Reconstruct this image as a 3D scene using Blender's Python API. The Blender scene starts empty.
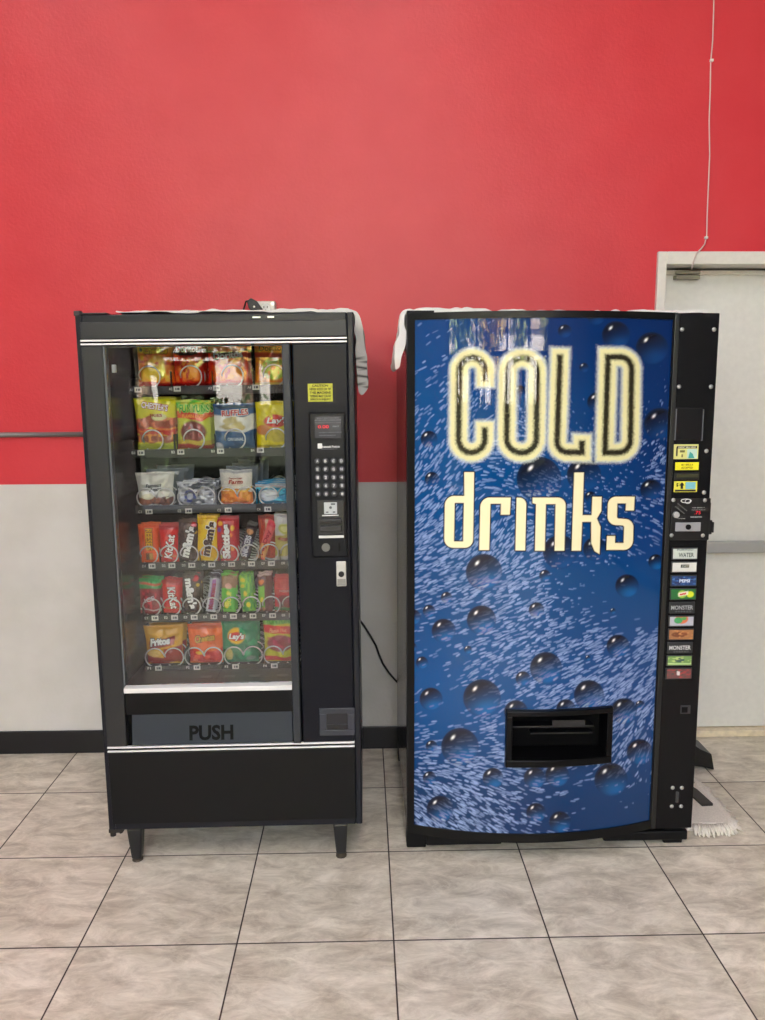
import bpy, bmesh, math, random
import numpy as np
from mathutils import Vector, Matrix

random.seed(7)
rng = np.random.default_rng(11)
SC = bpy.context.scene
COL = SC.collection

# ---------------------------------------------------------------- camera
F, PI_, RO, YA, CH = 792.8975, 0.1436, -0.0042, -0.0241, 1.5772
_r = np.array([math.cos(YA), math.sin(YA), 0.0])
_f0 = np.array([-math.sin(YA), math.cos(YA), 0.0])
_u0 = np.array([0, 0, 1.0])
FW = _f0 * math.cos(PI_) - _u0 * math.sin(PI_)
_up = _u0 * math.cos(PI_) + _f0 * math.sin(PI_)
RT = _r * math.cos(RO) + _up * math.sin(RO)
UP = -_r * math.sin(RO) + _up * math.cos(RO)
cd = bpy.data.cameras.new('camera')
cam = bpy.data.objects.new('camera', cd)
COL.objects.link(cam)
cd.sensor_fit = 'VERTICAL'
cd.sensor_height = 36
cd.lens = F / 1020 * 36
cd.clip_start = 0.05
cd.clip_end = 200
cam.matrix_world = Matrix(((RT[0], UP[0], -FW[0], 0), (RT[1], UP[1], -FW[1], 0),
                           (RT[2], UP[2], -FW[2], CH), (0, 0, 0, 1)))
SC.camera = cam


def at(px, py, Y):
    d = FW + RT * (px - 382.5) / F - UP * (py - 510) / F
    t = Y / d[1]
    return d[0] * t, d[2] * t + CH


def project(X, Y, Z):
    vx, vy, vz = X, Y, Z - CH
    a = vx * FW[0] + vy * FW[1] + vz * FW[2]
    return (382.5 + F * (vx * RT[0] + vy * RT[1] + vz * RT[2]) / a,
            510 - F * (vx * UP[0] + vy * UP[1] + vz * UP[2]) / a)


# ---------------------------------------------------------------- materials
def lin(c):
    c = np.asarray(c, float) / 255.0
    return np.where(c <= 0.04045, c / 12.92, ((c + 0.055) / 1.055) ** 2.4)


def L4(c):
    l = lin(c)
    return (float(l[0]), float(l[1]), float(l[2]), 1.0)


MATS = {}


def mat(name, c=(128, 128, 128), rough=0.5, metal=0.0, bump=0.0, scale=50.0, spec=0.5, coat=0.0, var=0.0, emit=None, es=1.0):
    if name in MATS:
        return MATS[name]
    m = bpy.data.materials.new(name)
    m.use_nodes = True
    nt = m.node_tree
    b = nt.nodes['Principled BSDF']
    b.inputs['Base Color'].default_value = L4(c)
    b.inputs['Roughness'].default_value = rough
    b.inputs['Metallic'].default_value = metal
    b.inputs['Specular IOR Level'].default_value = spec
    b.inputs['Coat Weight'].default_value = coat
    b.inputs['Coat Roughness'].default_value = 0.06
    tc = nt.nodes.new('ShaderNodeTexCoord')
    nz = nt.nodes.new('ShaderNodeTexNoise')
    nz.inputs['Scale'].default_value = scale
    nz.inputs['Detail'].default_value = 4
    nt.links.new(tc.outputs['Object'], nz.inputs['Vector'])
    if var > 0:
        mx = nt.nodes.new('ShaderNodeMixRGB')
        mx.blend_type = 'MULTIPLY'
        mx.inputs['Fac'].default_value = 1
        mx.inputs['Color1'].default_value = L4(c)
        rp = nt.nodes.new('ShaderNodeMapRange')
        rp.inputs['From Min'].default_value = 0.3
        rp.inputs['From Max'].default_value = 0.7
        rp.inputs['To Min'].default_value = 1 - var
        rp.inputs['To Max'].default_value = 1 + var
        nt.links.new(nz.outputs['Fac'], rp.inputs['Value'])
        nt.links.new(rp.outputs['Result'], mx.inputs['Color2'])
        nt.links.new(mx.outputs['Color'], b.inputs['Base Color'])
    if bump > 0:
        bp = nt.nodes.new('ShaderNodeBump')
        bp.inputs['Strength'].default_value = bump
        bp.inputs['Distance'].default_value = 0.002
        nt.links.new(nz.outputs['Fac'], bp.inputs['Height'])
        nt.links.new(bp.outputs['Normal'], b.inputs['Normal'])
    if emit:
        b.inputs['Emission Color'].default_value = L4(emit)
        b.inputs['Emission Strength'].default_value = es
    MATS[name] = m
    return m


def vmat(name, rough=0.35, coat=0.0, metal=0.0, spec=0.5, bump=0.0, scale=60):
    m = mat(name, (200, 200, 200), rough, metal, bump, scale, spec, coat)
    nt = m.node_tree
    a = nt.nodes.new('ShaderNodeAttribute')
    a.attribute_name = 'Col'
    nt.links.new(a.outputs['Color'], nt.nodes['Principled BSDF'].inputs['Base Color'])
    return m


def glassmat(name, tint=(1, 1, 1), boost=1.0):
    m = bpy.data.materials.new(name)
    m.use_nodes = True
    nt = m.node_tree
    nt.nodes.clear()
    o = nt.nodes.new('ShaderNodeOutputMaterial')
    mx = nt.nodes.new('ShaderNodeMixShader')
    t = nt.nodes.new('ShaderNodeBsdfTransparent')
    t.inputs['Color'].default_value = (*tint, 1)
    g = nt.nodes.new('ShaderNodeBsdfGlossy')
    g.inputs['Roughness'].default_value = 0.0
    fr = nt.nodes.new('ShaderNodeFresnel')
    fr.inputs['IOR'].default_value = 1.52
    mu = nt.nodes.new('ShaderNodeMath')
    mu.operation = 'MULTIPLY'
    mu.use_clamp = True
    mu.inputs[1].default_value = boost
    nt.links.new(fr.outputs['Fac'], mu.inputs[0])
    nt.links.new(mu.outputs[0], mx.inputs['Fac'])
    nt.links.new(t.outputs[0], mx.inputs[1])
    nt.links.new(g.outputs[0], mx.inputs[2])
    nt.links.new(mx.outputs[0], o.inputs['Surface'])
    return m


# ---------------------------------------------------------------- mesh building
class MB:
    def __init__(s):
        s.v = []
        s.f = []

    def box(s, x0, x1, y0, y1, z0, z1):
        n = len(s.v)
        s.v += [(x0, y0, z0), (x1, y0, z0), (x1, y1, z0), (x0, y1, z0), (x0, y0, z1), (x1, y0, z1), (x1, y1, z1), (x0, y1, z1)]
        s.f += [tuple(n + i for i in q) for q in ((3, 2, 1, 0), (4, 5, 6, 7), (0, 1, 5, 4), (1, 2, 6, 5), (2, 3, 7, 6), (3, 0, 4, 7))]
        return s

    def prism_y(s, pts, y0, y1):
        """polygon in (x, z), counter-clockwise seen from -y, extruded y0..y1"""
        n = len(s.v)
        k = len(pts)
        s.v += [(x, y0, z) for x, z in pts] + [(x, y1, z) for x, z in pts]
        s.f.append(tuple(n + i for i in range(k)))
        s.f.append(tuple(n + k + i for i in reversed(range(k))))
        for i in range(k):
            j = (i + 1) % k
            s.f.append((n + j, n + i, n + k + i, n + k + j))
        return s

    def prism(s, pts, axis, a0, a1):
        """polygon extruded along axis; pts are in the two other axes in order"""
        n = len(s.v)
        k = len(pts)

        def mk(p, a):
            q = list(p)
            q.insert(axis, a)
            return tuple(q)
        s.v += [mk(p, a0) for p in pts] + [mk(p, a1) for p in pts]
        s.f.append(tuple(n + i for i in range(k)))
        s.f.append(tuple(n + k + i for i in reversed(range(k))))
        for i in range(k):
            j = (i + 1) % k
            s.f.append((n + j, n + i, n + k + i, n + k + j))
        return s

    def tube(s, pts, r, n=8, closed=False):
        pts = [Vector(p) for p in pts]
        k = len(pts)
        base = len(s.v)
        prev = None
        for i, p in enumerate(pts):
            if closed:
                t = (pts[(i + 1) % k] - pts[i - 1]).normalized()
            else:
                t = (pts[min(i + 1, k - 1)] - pts[max(i - 1, 0)]).normalized()
            if prev is None:
                a = Vector((0, 0, 1)) if abs(t.z) < 0.9 else Vector((1, 0, 0))
                a = (a - t * a.dot(t)).normalized()
            else:
                a = (prev - t * prev.dot(t))
                a = a.normalized() if a.length > 1e-6 else prev
            prev = a
            b = t.cross(a)
            rr = r[i] if isinstance(r, (list, tuple)) else r
            for q in range(n):
                an = 2 * math.pi * q / n
                s.v.append(tuple(p + a * (rr * math.cos(an)) + b * (rr * math.sin(an))))
        for i in range(k if closed else k - 1):
            i2 = (i + 1) % k
            for q in range(n):
                q2 = (q + 1) % n
                s.f.append((base + i * n + q, base + i * n + q2, base + i2 * n + q2, base + i2 * n + q))
        if not closed:
            s.f.append(tuple(base + q for q in reversed(range(n))))
            s.f.append(tuple(base + (k - 1) * n + q for q in range(n)))
        return s

    def cyl(s, c, r, y0, y1, n=20, r2=None, axis=1):
        """cylinder along axis from y0 to y1, centre c=(a,b) in other axes"""
        r2 = r if r2 is None else r2
        b = len(s.v)
        for (yy, rr) in ((y0, r), (y1, r2)):
            for q in range(n):
                an = 2 * math.pi * q / n
                p = [c[0] + rr * math.cos(an), c[1] + rr * math.sin(an)]
                p.insert(axis, yy)
                s.v.append(tuple(p))
        for q in range(n):
            q2 = (q + 1) % n
            s.f.append((b + q, b + q2, b + n + q2, b + n + q))
        s.f.append(tuple(b + q for q in reversed(range(n))))
        s.f.append(tuple(b + n + q for q in range(n)))
        return s

    def dome(s, c, r, y0, h, n=14, m=4):
        """domed rivet head facing -y"""
        b = len(s.v)
        for k in range(m):
            a = k / m * math.pi / 2
            for q in range(n):
                an = 2 * math.pi * q / n
                s.v.append((c[0] + r * math.cos(a) * math.cos(an), y0 - h * math.sin(a), c[1] + r * math.cos(a) * math.sin(an)))
        s.v.append((c[0], y0 - h, c[1]))
        for k in range(m - 1):
            for q in range(n):
                q2 = (q + 1) % n
                s.f.append((b + k * n + q, b + k * n + q2, b + (k + 1) * n + q2, b + (k + 1) * n + q))
        for q in range(n):
            s.f.append((b + (m - 1) * n + q, b + (m - 1) * n + (q + 1) % n, b + m * n))
        s.f.append(tuple(b + q for q in reversed(range(n))))
        return s

    def build(s, name, m, parent=None, bevel=0.0, smooth=False, seg=2, fix=True):
        me = bpy.data.meshes.new(name)
        me.from_pydata(s.v, [], s.f)
        if fix:
            bm = bmesh.new()
            bm.from_mesh(me)
            bmesh.ops.recalc_face_normals(bm, faces=bm.faces)
            bm.to_mesh(me)
            bm.free()
        me.materials.append(m)
        o = bpy.data.objects.new(name, me)
        COL.objects.link(o)
        if parent is not None:
            o.parent = parent
        if bevel > 0:
            bv = o.modifiers.new('bevel', 'BEVEL')
            bv.width = bevel
            bv.segments = seg
            bv.limit_method = 'ANGLE'
        if smooth:
            for p in me.polygons:
                p.use_smooth = True
        return o


def thing(name, label, cat, loc=(0, 0, 0), group=None):
    o = bpy.data.objects.new(name, None)
    COL.objects.link(o)
    o.empty_display_size = 0.05
    o.location = loc
    o['label'] = label
    o['category'] = cat
    if group:
        o['group'] = group
    return o


def tag(o, label, cat, group=None, kind=None):
    o['label'] = label
    o['category'] = cat
    if group:
        o['group'] = group
    if kind:
        o['kind'] = kind
    return o


def struct(o):
    o['kind'] = 'structure'
    return o


def offset_children(root):
    """children were built in world coordinates: keep them there under a root that stands at its base"""
    mi = Matrix.Translation(-Vector(root.location))
    for c in root.children:
        c.matrix_parent_inverse = mi


# ---------------------------------------------------------------- text
_tc = {}


def textmesh(s, shear=0.0, off=0.0, space=1.0):
    """flat text, normalised so that x in 0..1, y in 0..1 ; returns (verts Nx2, faces, aspect)"""
    k = (s, shear, off, space)
    if k in _tc:
        return _tc[k]
    cu = bpy.data.curves.new('t', 'FONT')
    cu.body = s
    cu.shear = shear
    cu.offset = off
    cu.space_character = space
    cu.resolution_u = 3
    o = bpy.data.objects.new('t', cu)
    COL.objects.link(o)
    bpy.context.view_layer.update()
    dg = bpy.context.evaluated_depsgraph_get()
    me = bpy.data.meshes.new_from_object(o.evaluated_get(dg))
    V = np.array([v.co[:2] for v in me.vertices])
    Fs = [tuple(p.vertices) for p in me.polygons]
    bpy.data.objects.remove(o)
    bpy.data.curves.remove(cu)
    bpy.data.meshes.remove(me)
    mn, mx = V.min(0), V.max(0)
    _tc[k] = (V, Fs, mn, mx)
    return _tc[k]


def text(parent, s, cx, cz, w, h, yfun, color, rot=0.0, shear=0.0, bold=0.02, name='lettering', rough=0.5, outline=None,
         ow=0.05, lift=0.0008, m=None, label=None):
    """lettering centred at (cx, cz), size w x h before rotation (degrees), lying on surface yfun(x,z) facing -y"""
    layers = [(bold, color, lift)]
    if outline is not None:
        layers = [(bold + ow, outline, lift), (bold, color, lift * 2)]
    V0, F0, mn, mx = textmesh(s, shear, bold)
    c0 = (mn + mx) / 2
    sx, sz = w / (mx[0] - mn[0]), h / (mx[1] - mn[1])
    cs, sn = math.cos(math.radians(rot)), math.sin(math.radians(rot))
    mb = MB()
    cols = []
    for off, colr, lf in layers:
        V, Fs, _, _ = textmesh(s, shear, off)
        n = len(mb.v)
        for x, y in V:
            a, b = (x - c0[0]) * sx, (y - c0[1]) * sz
            X, Z = cx + a * cs - b * sn, cz + a * sn + b * cs
            mb.v.append((X, yfun(X, Z) - lf, Z))
        mb.f += [tuple(n + i for i in f) for f in Fs]
        cols += [tuple(lin(colr)) + (1,)] * len(V)
    o = mb.build(name, m or vm_text, parent, fix=False)
    setcol(o.data, np.array(cols))
    if label:
        o['label'] = label
    return o


def setcol(me, arr):
    ca = me.color_attributes.new('Col', 'FLOAT_COLOR', 'POINT')
    ca.data.foreach_set('color', np.ascontiguousarray(arr, dtype=np.float32).ravel())


vm_text = vmat('printed_ink', 0.5, spec=.15)
flat = lambda y: (lambda x, z: y)

# shared materials
BLK = mat('black_painted_steel', (20, 21, 24), 0.36, 0.0, 0.05, 300, 0.5)
BLKM = mat('black_matte_panel', (14, 14, 15), 0.5, 0, 0.05, 200, .2)
HDR = mat('charcoal_panel', (34, 35, 37), 0.4, 0, 0.06, 260, .4)
FRM = mat('slate_frame', (22, 24, 31), 0.3, 0.0, 0.03, 200, .25)
DRK = mat('deep_black', (5, 5, 6), 0.7, 0, 0, 50, .1)
CHR = mat('satin_aluminium', (205, 205, 203), 0.3, 0.75)
WHT = mat('white_plastic', (225, 225, 220), 0.45)
STL = mat('steel_wire', (226, 226, 226), 0.3, 0.6)
GRY = mat('grey_plastic', (62, 66, 70), 0.45)
LINER = mat('interior_liner', (22, 24, 30), 0.22, 0, 0, 50, .4)
TRAY = mat('tray_black', (12, 13, 15), 0.4, 0, 0, 50, .3)
RAIL = mat('tray_rail', (20, 21, 23), 0.4, 0.2)

# ================================================================ SETTING
WY = 3.394
ZRED = 1.208
# floor
s = 0.4565
ox, oy = -0.8345, 2.1123


def floor_mat():
    m = bpy.data.materials.new('beige_stone_tile')
    m.use_nodes = True
    nt = m.node_tree
    N, Lk = nt.nodes, nt.links
    b = N['Principled BSDF']
    tc = N.new('ShaderNodeTexCoord')
    sp = N.new('ShaderNodeSeparateXYZ')
    Lk.new(tc.outputs['Object'], sp.inputs[0])

    def math_(op, a, bb=None, cl=False):
        q = N.new('ShaderNodeMath')
        q.operation = op
        q.use_clamp = cl
        for i, z in enumerate((a, bb)):
            if z is None:
                continue
            if isinstance(z, (int, float)):
                q.inputs[i].default_value = z
            else:
                Lk.new(z, q.inputs[i])
        return q.outputs[0]
    ds, ids = [], []
    for ax, off in (('X', ox), ('Y', oy)):
        t = math_('DIVIDE', math_('SUBTRACT', sp.outputs[ax], off), s)
        fr = math_('FRACT', t)
        ids.append(math_('FLOOR', t))
        ds.append(math_('MINIMUM', fr, math_('SUBTRACT', 1.0, fr)))
    d = math_('MINIMUM', ds[0], ds[1])
    g = N.new('ShaderNodeMapRange')
    g.inputs['From Min'].default_value = 0.0035
    g.inputs['From Max'].default_value = 0.0065
    Lk.new(d, g.inputs['Value'])
    cid = N.new('ShaderNodeCombineXYZ')
    Lk.new(ids[0], cid.inputs[0])
    Lk.new(ids[1], cid.inputs[1])
    wn = N.new('ShaderNodeTexWhiteNoise')
    Lk.new(cid.outputs[0], wn.inputs['Vector'])
    va = N.new('ShaderNodeVectorMath')
    va.operation = 'MULTIPLY_ADD'
    Lk.new(wn.outputs['Color'], va.inputs[0])
    va.inputs[1].default_value = (9, 9, 9)
    Lk.new(tc.outputs['Object'], va.inputs[2])
    mp = N.new('ShaderNodeMapping')
    mp.inputs['Rotation'].default_value = (0, 0, 0.6)
    mp.inputs['Scale'].default_value = (1.0, 2.1, 1)
    Lk.new(va.outputs[0], mp.inputs[0])
    n1 = N.new('ShaderNodeTexNoise')
    n1.inputs['Scale'].default_value = 7
    n1.inputs['Detail'].default_value = 9
    n1.inputs['Roughness'].default_value = 0.72
    n1.inputs['Distortion'].default_value = 0.5
    Lk.new(mp.outputs[0], n1.inputs['Vector'])
    cr = N.new('ShaderNodeValToRGB')
    e = cr.color_ramp.elements
    e[0].position = 0.36
    e[0].color = L4((182, 171, 153))
    e[1].position = 0.66
    e[1].color = L4((240, 232, 216))
    q = e.new(0.5)
    q.color = L4((211, 202, 184))
    Lk.new(n1.outputs['Fac'], cr.inputs[0])
    n2 = N.new('ShaderNodeTexNoise')
    n2.inputs['Scale'].default_value = 10
    n2.inputs['Detail'].default_value = 6
    n2.inputs['Distortion'].default_value = 0.8
    Lk.new(mp.outputs[0], n2.inputs['Vector'])
    vein = N.new('ShaderNodeMapRange')
    vein.inputs['From Min'].default_value = 0.0
    vein.inputs['From Max'].default_value = 0.030
    vein.inputs['To Min'].default_value = 0.3
    vein.inputs['To Max'].default_value = 0.0
    Lk.new(math_('ABSOLUTE', math_('SUBTRACT', n2.outputs['Fac'], 0.56)), vein.inputs['Value'])
    mv = N.new('ShaderNodeMixRGB')
    Lk.new(vein.outputs[0], mv.inputs['Fac'])
    Lk.new(cr.outputs[0], mv.inputs['Color1'])
    mv.inputs['Color2'].default_value = L4((232, 228, 214))
    mg = N.new('ShaderNodeMixRGB')
    Lk.new(g.outputs[0], mg.inputs['Fac'])
    mg.inputs['Color1'].default_value = L4((52, 42, 38))
    Lk.new(mv.outputs[0], mg.inputs['Color2'])
    Lk.new(mg.outputs[0], b.inputs['Base Color'])
    rr = N.new('ShaderNodeMapRange')
    rr.inputs['To Min'].default_value = 0.8
    rr.inputs['To Max'].default_value = 0.36
    Lk.new(g.outputs[0], rr.inputs['Value'])
    Lk.new(rr.outputs[0], b.inputs['Roughness'])
    bp = N.new('ShaderNodeBump')
    bp.inputs['Strength'].default_value = 0.5
    bp.inputs['Distance'].default_value = 0.002
    Lk.new(math_('ADD', g.outputs[0], math_('MULTIPLY', n1.outputs['Fac'], 0.5)), bp.inputs['Height'])
    Lk.new(bp.outputs[0], b.inputs['Normal'])
    return m


RX0, RX1, RY0, CZ = -4.2, 4.2, -4.2, 5.2
struct(MB().box(RX0 - .2, RX1 + .2, RY0 - .2, WY + 1.0, -0.1, 0).build('floor', floor_mat()))
struct(MB().box(RX0 - .2, RX1 + .2, RY0 - .2, WY + .3, CZ, CZ + .1).build('ceiling', mat('ceiling_white', (222, 220, 214), 0.9)))


def wall_mat(name, split=True):
    m = bpy.data.materials.new(name)
    m.use_nodes = True
    nt = m.node_tree
    N, Lk = nt.nodes, nt.links
    b = N['Principled BSDF']
    tc = N.new('ShaderNodeTexCoord')
    n1 = N.new('ShaderNodeTexNoise')
    n1.inputs['Scale'].default_value = 5
    n1.inputs['Detail'].default_value = 6
    Lk.new(tc.outputs['Object'], n1.inputs['Vector'])
    n2 = N.new('ShaderNodeTexNoise')
    n2.inputs['Scale'].default_value = 90
    n2.inputs['Detail'].default_value = 3
    Lk.new(tc.outputs['Object'], n2.inputs['Vector'])

    def two(c1, c2):
        mx = N.new('ShaderNodeMixRGB')
        mr = N.new('ShaderNodeMapRange')
        mr.inputs['From Min'].default_value = 0.35
        mr.inputs['From Max'].default_value = 0.65
        Lk.new(n1.outputs['Fac'], mr.inputs['Value'])
        Lk.new(mr.outputs[0], mx.inputs['Fac'])
        mx.inputs['Color1'].default_value = L4(c1)
        mx.inputs['Color2'].default_value = L4(c2)
        return mx.outputs[0]
    red = two((202, 52, 62), (206, 58, 67))
    wh = two((200, 198, 192), (208, 206, 201))
    if split:
        sp = N.new('ShaderNodeSeparateXYZ')
        Lk.new(tc.outputs['Object'], sp.inputs[0])
        gt = N.new('ShaderNodeMath')
        gt.operation = 'GREATER_THAN'
        gt.inputs[1].default_value = ZRED
        Lk.new(sp.outputs['Z'], gt.inputs[0])
        mx = N.new('ShaderNodeMixRGB')
        Lk.new(gt.outputs[0], mx.inputs['Fac'])
        Lk.new(wh, mx.inputs['Color1'])
        Lk.new(red, mx.inputs['Color2'])
        Lk.new(mx.outputs[0], b.inputs['Base Color'])
    else:
        Lk.new(wh, b.inputs['Base Color'])
    b.inputs['Roughness'].default_value = 0.40
    b.inputs['Specular IOR Level'].default_value = 0.4
    ad = N.new('ShaderNodeMath')
    ad.operation = 'MULTIPLY_ADD'
    Lk.new(n1.outputs['Fac'], ad.inputs[0])
    ad.inputs[1].default_value = 3.0
    Lk.new(n2.outputs['Fac'], ad.inputs[2])
    bp = N.new('ShaderNodeBump')
    bp.inputs['Strength'].default_value = 0.25
    bp.inputs['Distance'].default_value = 0.003
    Lk.new(ad.outputs[0], bp.inputs['Height'])
    Lk.new(bp.outputs[0], b.inputs['Normal'])
    return m


WM = wall_mat('red_over_white_wall_paint')
DX0, DZ1 = 1.2303, 2.1634     # outer corner of the door casing
DXO, DZO, DX2 = 1.262, 2.118, 2.20     # opening
w = MB()
w.box(RX0, DXO, WY, WY + .2, 0, CZ)
w.box(DXO, DX2, WY, WY + .2, DZO, CZ)
w.box(DX2, RX1, WY, WY + .2, 0, CZ)
w.box(DXO, DX2, WY + .16, WY + .2, 0, DZO)  # unseen slab added behind the door to stop outside light leaking in
struct(w.build('wall_back', WM))
WS = wall_mat('white_wall_paint', False)
LWY = [-3.6, -2.2, -0.8, 0.6]
lw = MB().box(RX0 - .15, RX0, RY0, WY + .2, 0, .2).box(RX0 - .15, RX0, RY0, WY + .2, 4.6, CZ)
lw.box(RX0 - .15, RX0, RY0, LWY[0], .2, 4.6).box(RX0 - .15, RX0, LWY[-1], WY + .2, .2, 4.6)
struct(lw.build('wall_left', WS))
struct(MB().box(RX1, RX1 + .15, RY0, WY + .2, 0, CZ).build('wall_right', mat('grey_side_wall', (104, 104, 103), .8)))
# storefront wall behind the photographer: knee wall, header, end piers
SILL, HEAD = 0.2, 4.6
wx = [-2.65, -1.23, 0.2, 1.2, 2.15]
fb = MB().box(RX0, RX1, RY0 - .15, RY0, 0, SILL).box(RX0, RX1, RY0 - .15, RY0, HEAD, CZ)
fb.box(RX0, wx[0], RY0 - .15, RY0, SILL, HEAD).box(wx[-1], RX1, RY0 - .15, RY0, SILL, HEAD)
struct(fb.build('wall_front', WS))
WG = glassmat('window_glass')
for i in range(len(wx) - 1):
    r = MB()
    a, bq = wx[i], wx[i + 1]
    t = 0.035
    r.box(a, a + t, RY0 - .12, RY0 - .03, SILL, HEAD).box(bq - t, bq, RY0 - .12, RY0 - .03, SILL, HEAD)
    r.box(a + t, bq - t, RY0 - .12, RY0 - .03, SILL, SILL + .05).box(a + t, bq - t, RY0 - .12, RY0 - .03, HEAD - .05, HEAD)
    for tz_ in (2.02, 3.3):
        r.box(a + t, bq - t, RY0 - .12, RY0 - .03, tz_, tz_ + .05)
    wo = struct(r.build('window_%d' % (i + 1), mat('window_frame_bronze', (52, 46, 42), 0.4)))
    MB().box(a + t, bq - t, RY0 - .078, RY0 - .072, SILL + .05, HEAD - .05).build('pane', WG, wo)

for i in range(len(LWY) - 1):
    a, bq, t = LWY[i], LWY[i + 1], .035
    r = MB().box(RX0 - .12, RX0 - .03, a, a + t, SILL, HEAD).box(RX0 - .12, RX0 - .03, bq - t, bq, SILL, HEAD)
    for tz_ in (SILL, 2.02, 3.3, HEAD - .05):
        r.box(RX0 - .12, RX0 - .03, a + t, bq - t, tz_, tz_ + .05)
    wo = struct(r.build('window_%d' % (i + 5), mat('window_frame_bronze')))
    MB().box(RX0 - .078, RX0 - .072, a + t, bq - t, SILL + .05, HEAD - .05).build('pane', WG, wo)

# baseboards
BB = mat('black_rubber_base', (13, 13, 18), 0.35)
struct(MB().box(RX0, DX0, WY - .01, WY, 0, .105).build('baseboard_back', BB, bevel=.003))
struct(MB().box(RX0, RX0 + .01, RY0, WY - .01, 0, .105).build('baseboard_left', BB))
struct(MB().box(RX1 - .01, RX1, RY0, WY, 0, .105).build('baseboard_right', BB))

# service door at right
DM = mat('cream_door_paint', (224, 223, 217), 0.5, 0, 0.08, 40, var=0.03)
FMt = mat('cream_casing_paint', (226, 222, 213), 0.5, 0, 0.1, 60, var=0.03)
c = MB()
c.box(DX0, DXO + .006, WY - .018, WY + .155, 0.0, DZ1)                      # left jamb
c.box(DX2 - .006, DX2 + .035, WY - .018, WY + .155, 0.0, DZ1)
c.box(DXO + .006, DX2 - .006, WY - .018, WY + .155, DZO - .006, DZ1)           # head
struct(c.build('trim_1', FMt, bevel=.003))
door = struct(MB().box(DXO + .012, DX2 - .01, WY + .1, WY + .145, .034, DZO - .012).build('door_1', DM, bevel=.002))
MB().box(DXO + .02, DX2 - .02, WY + .085, WY + .0995, 2.085, 2.1).build('stop_strip', FMt, door)
MB().box(DXO + .22, DX2 - .12, WY + .052, WY + .0995, .872, .920).build('push_bar', mat('door_bar_grey', (176, 177, 176), 0.4, 0.3), door, bevel=.004)
th = mat('wood_threshold', (226, 212, 184), 0.5, 0, 0.1, 30, var=0.15)
struct(MB().box(DX0, DX2, WY + .06, WY + .155, 0, .03).build('trim_2', th, bevel=.003))
hx, hz = at(674, 275.5, WY + .09)
sens = thing('door_contact', 'small beige contact sensor at the top corner of the cream door', 'sensor', (hx + .06, WY + .08, hz))
BE = mat('beige_sensor', (146, 140, 124), 0.5)
MB().box(hx, hx + .105, WY + .066, WY + .084, hz + .003, hz + .018).build('upper_block', BE, sens, bevel=.002)
MB().box(hx, hx + .105, WY + .066, WY + .0995, hz - .018, hz - .001).build('lower_block', BE, sens, bevel=.002)
offset_children(sens)

# thin white cable up the wall
pts = [(714.5, -30), (714, 10), (713, 40), (711, 62), (710.5, 90), (709.5, 120), (710, 155), (708.5, 190), (707.5, 215), (707, 235), (705, 244), (700, 249), (695, 254), (692, 262), (690, 270)]
P3 = []
for i, (a, b_) in enumerate(pts):
    x, z = at(a, b_, WY - .008)
    yy = WY - .005 if b_ < 246 else WY - .0225
    P3.append((x, yy, z))
P3[-1] = (P3[-1][0], WY - .0225, P3[-1][2])
cable = thing('wall_cable', 'thin white cable stapled down the red wall to the door corner', 'cable', (P3[9][0], WY, P3[-1][2]))
MB().tube(P3, .0028, 6).build('cord', mat('white_cable', (214, 196, 190), 0.5), cable, smooth=True)
for px, py in ((711, 61), (705.5, 238)):
    x, z = at(px, py, WY)
    MB().box(x - .007, x + .007, WY - .012, WY, z - .005, z + .005).build('staple', WHT, cable, bevel=.002)
offset_children(cable)

# conduit on the left of the wall
z = 1.4196
cx1 = -0.75
cond = thing('conduit_pipe', 'thin grey metal conduit pipe running along the red wall at left', 'pipe', (-2.0, WY, z))
CG = mat('galvanised_pipe', (140, 138, 136), 0.35, 0.6)
MB().tube([(RX0 - .001, WY - .010, z), (cx1, WY - .010, z)], .011, 12).build('tube', CG, cond, smooth=True)
for x in (-1.9, -0.95):
    MB().box(x - .012, x + .012, WY - .034, WY, z - .014, z + .014).build('clip', CG, cond, bevel=.003)
offset_children(cond)

# outlet box high on the wall
x0, z0 = at(248, 314, WY - .04)
x1, z1 = at(275.5, 301, WY - .04)
ob = thing('outlet_box', 'white metal outlet box on the red wall above the snack machine', 'outlet', ((x0 + x1) / 2, WY, z0))
z0 -= .015
MB().box(x0 + .012, x1, WY - .045, WY, z0, z1).build('box_body', mat('outlet_steel', (196, 192, 184), 0.4, 0.3), ob, bevel=.006)
ocx = x1 - .04
fz = (z0 + z1) / 2 + .003
MB().cyl((ocx, fz), .019, WY - .05, WY - .045, 20).build('socket', WHT, ob)
m_ = MB()
for dx in (-.007, .007):
    m_.box(ocx + dx - .0015, ocx + dx + .0015, WY - .0515, WY - .05, fz + .001, fz + .009)
m_.cyl((ocx, fz - .008), .003, WY - .0515, WY - .05, 8)
m_.build('socket_slots', DRK, ob)
MB().cyl((x1 - .012, z1 - .012), .008, WY - .0475, WY - .045, 10).build('screw', CHR, ob)
offset_children(ob)
pl = thing('plug', 'black appliance plug pushed into the white outlet box on the red wall', 'plug', (x0 + .03, WY - .05, fz))
a = math.radians(-50)
pm = MB()
hexa = [(-.035, -.010), (-.035, .012), (-.012, .022), (.028, .018), (.036, 0), (.026, -.020), (-.01, -.022)]
pm.prism_y([(x0 + .032 + u * math.cos(a) - v * math.sin(a), fz + .004 + u * math.sin(a) + v * math.cos(a)) for u, v in hexa], WY - .085, WY - .0455)
pm.build('plug_body', mat('plug_black', (32, 30, 30), 0.5), pl, bevel=.004)
MB().cyl((x0 + .032, fz + .003), .004, WY - .0865, WY - .085, 10).build('rivet', WHT, pl)
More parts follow.
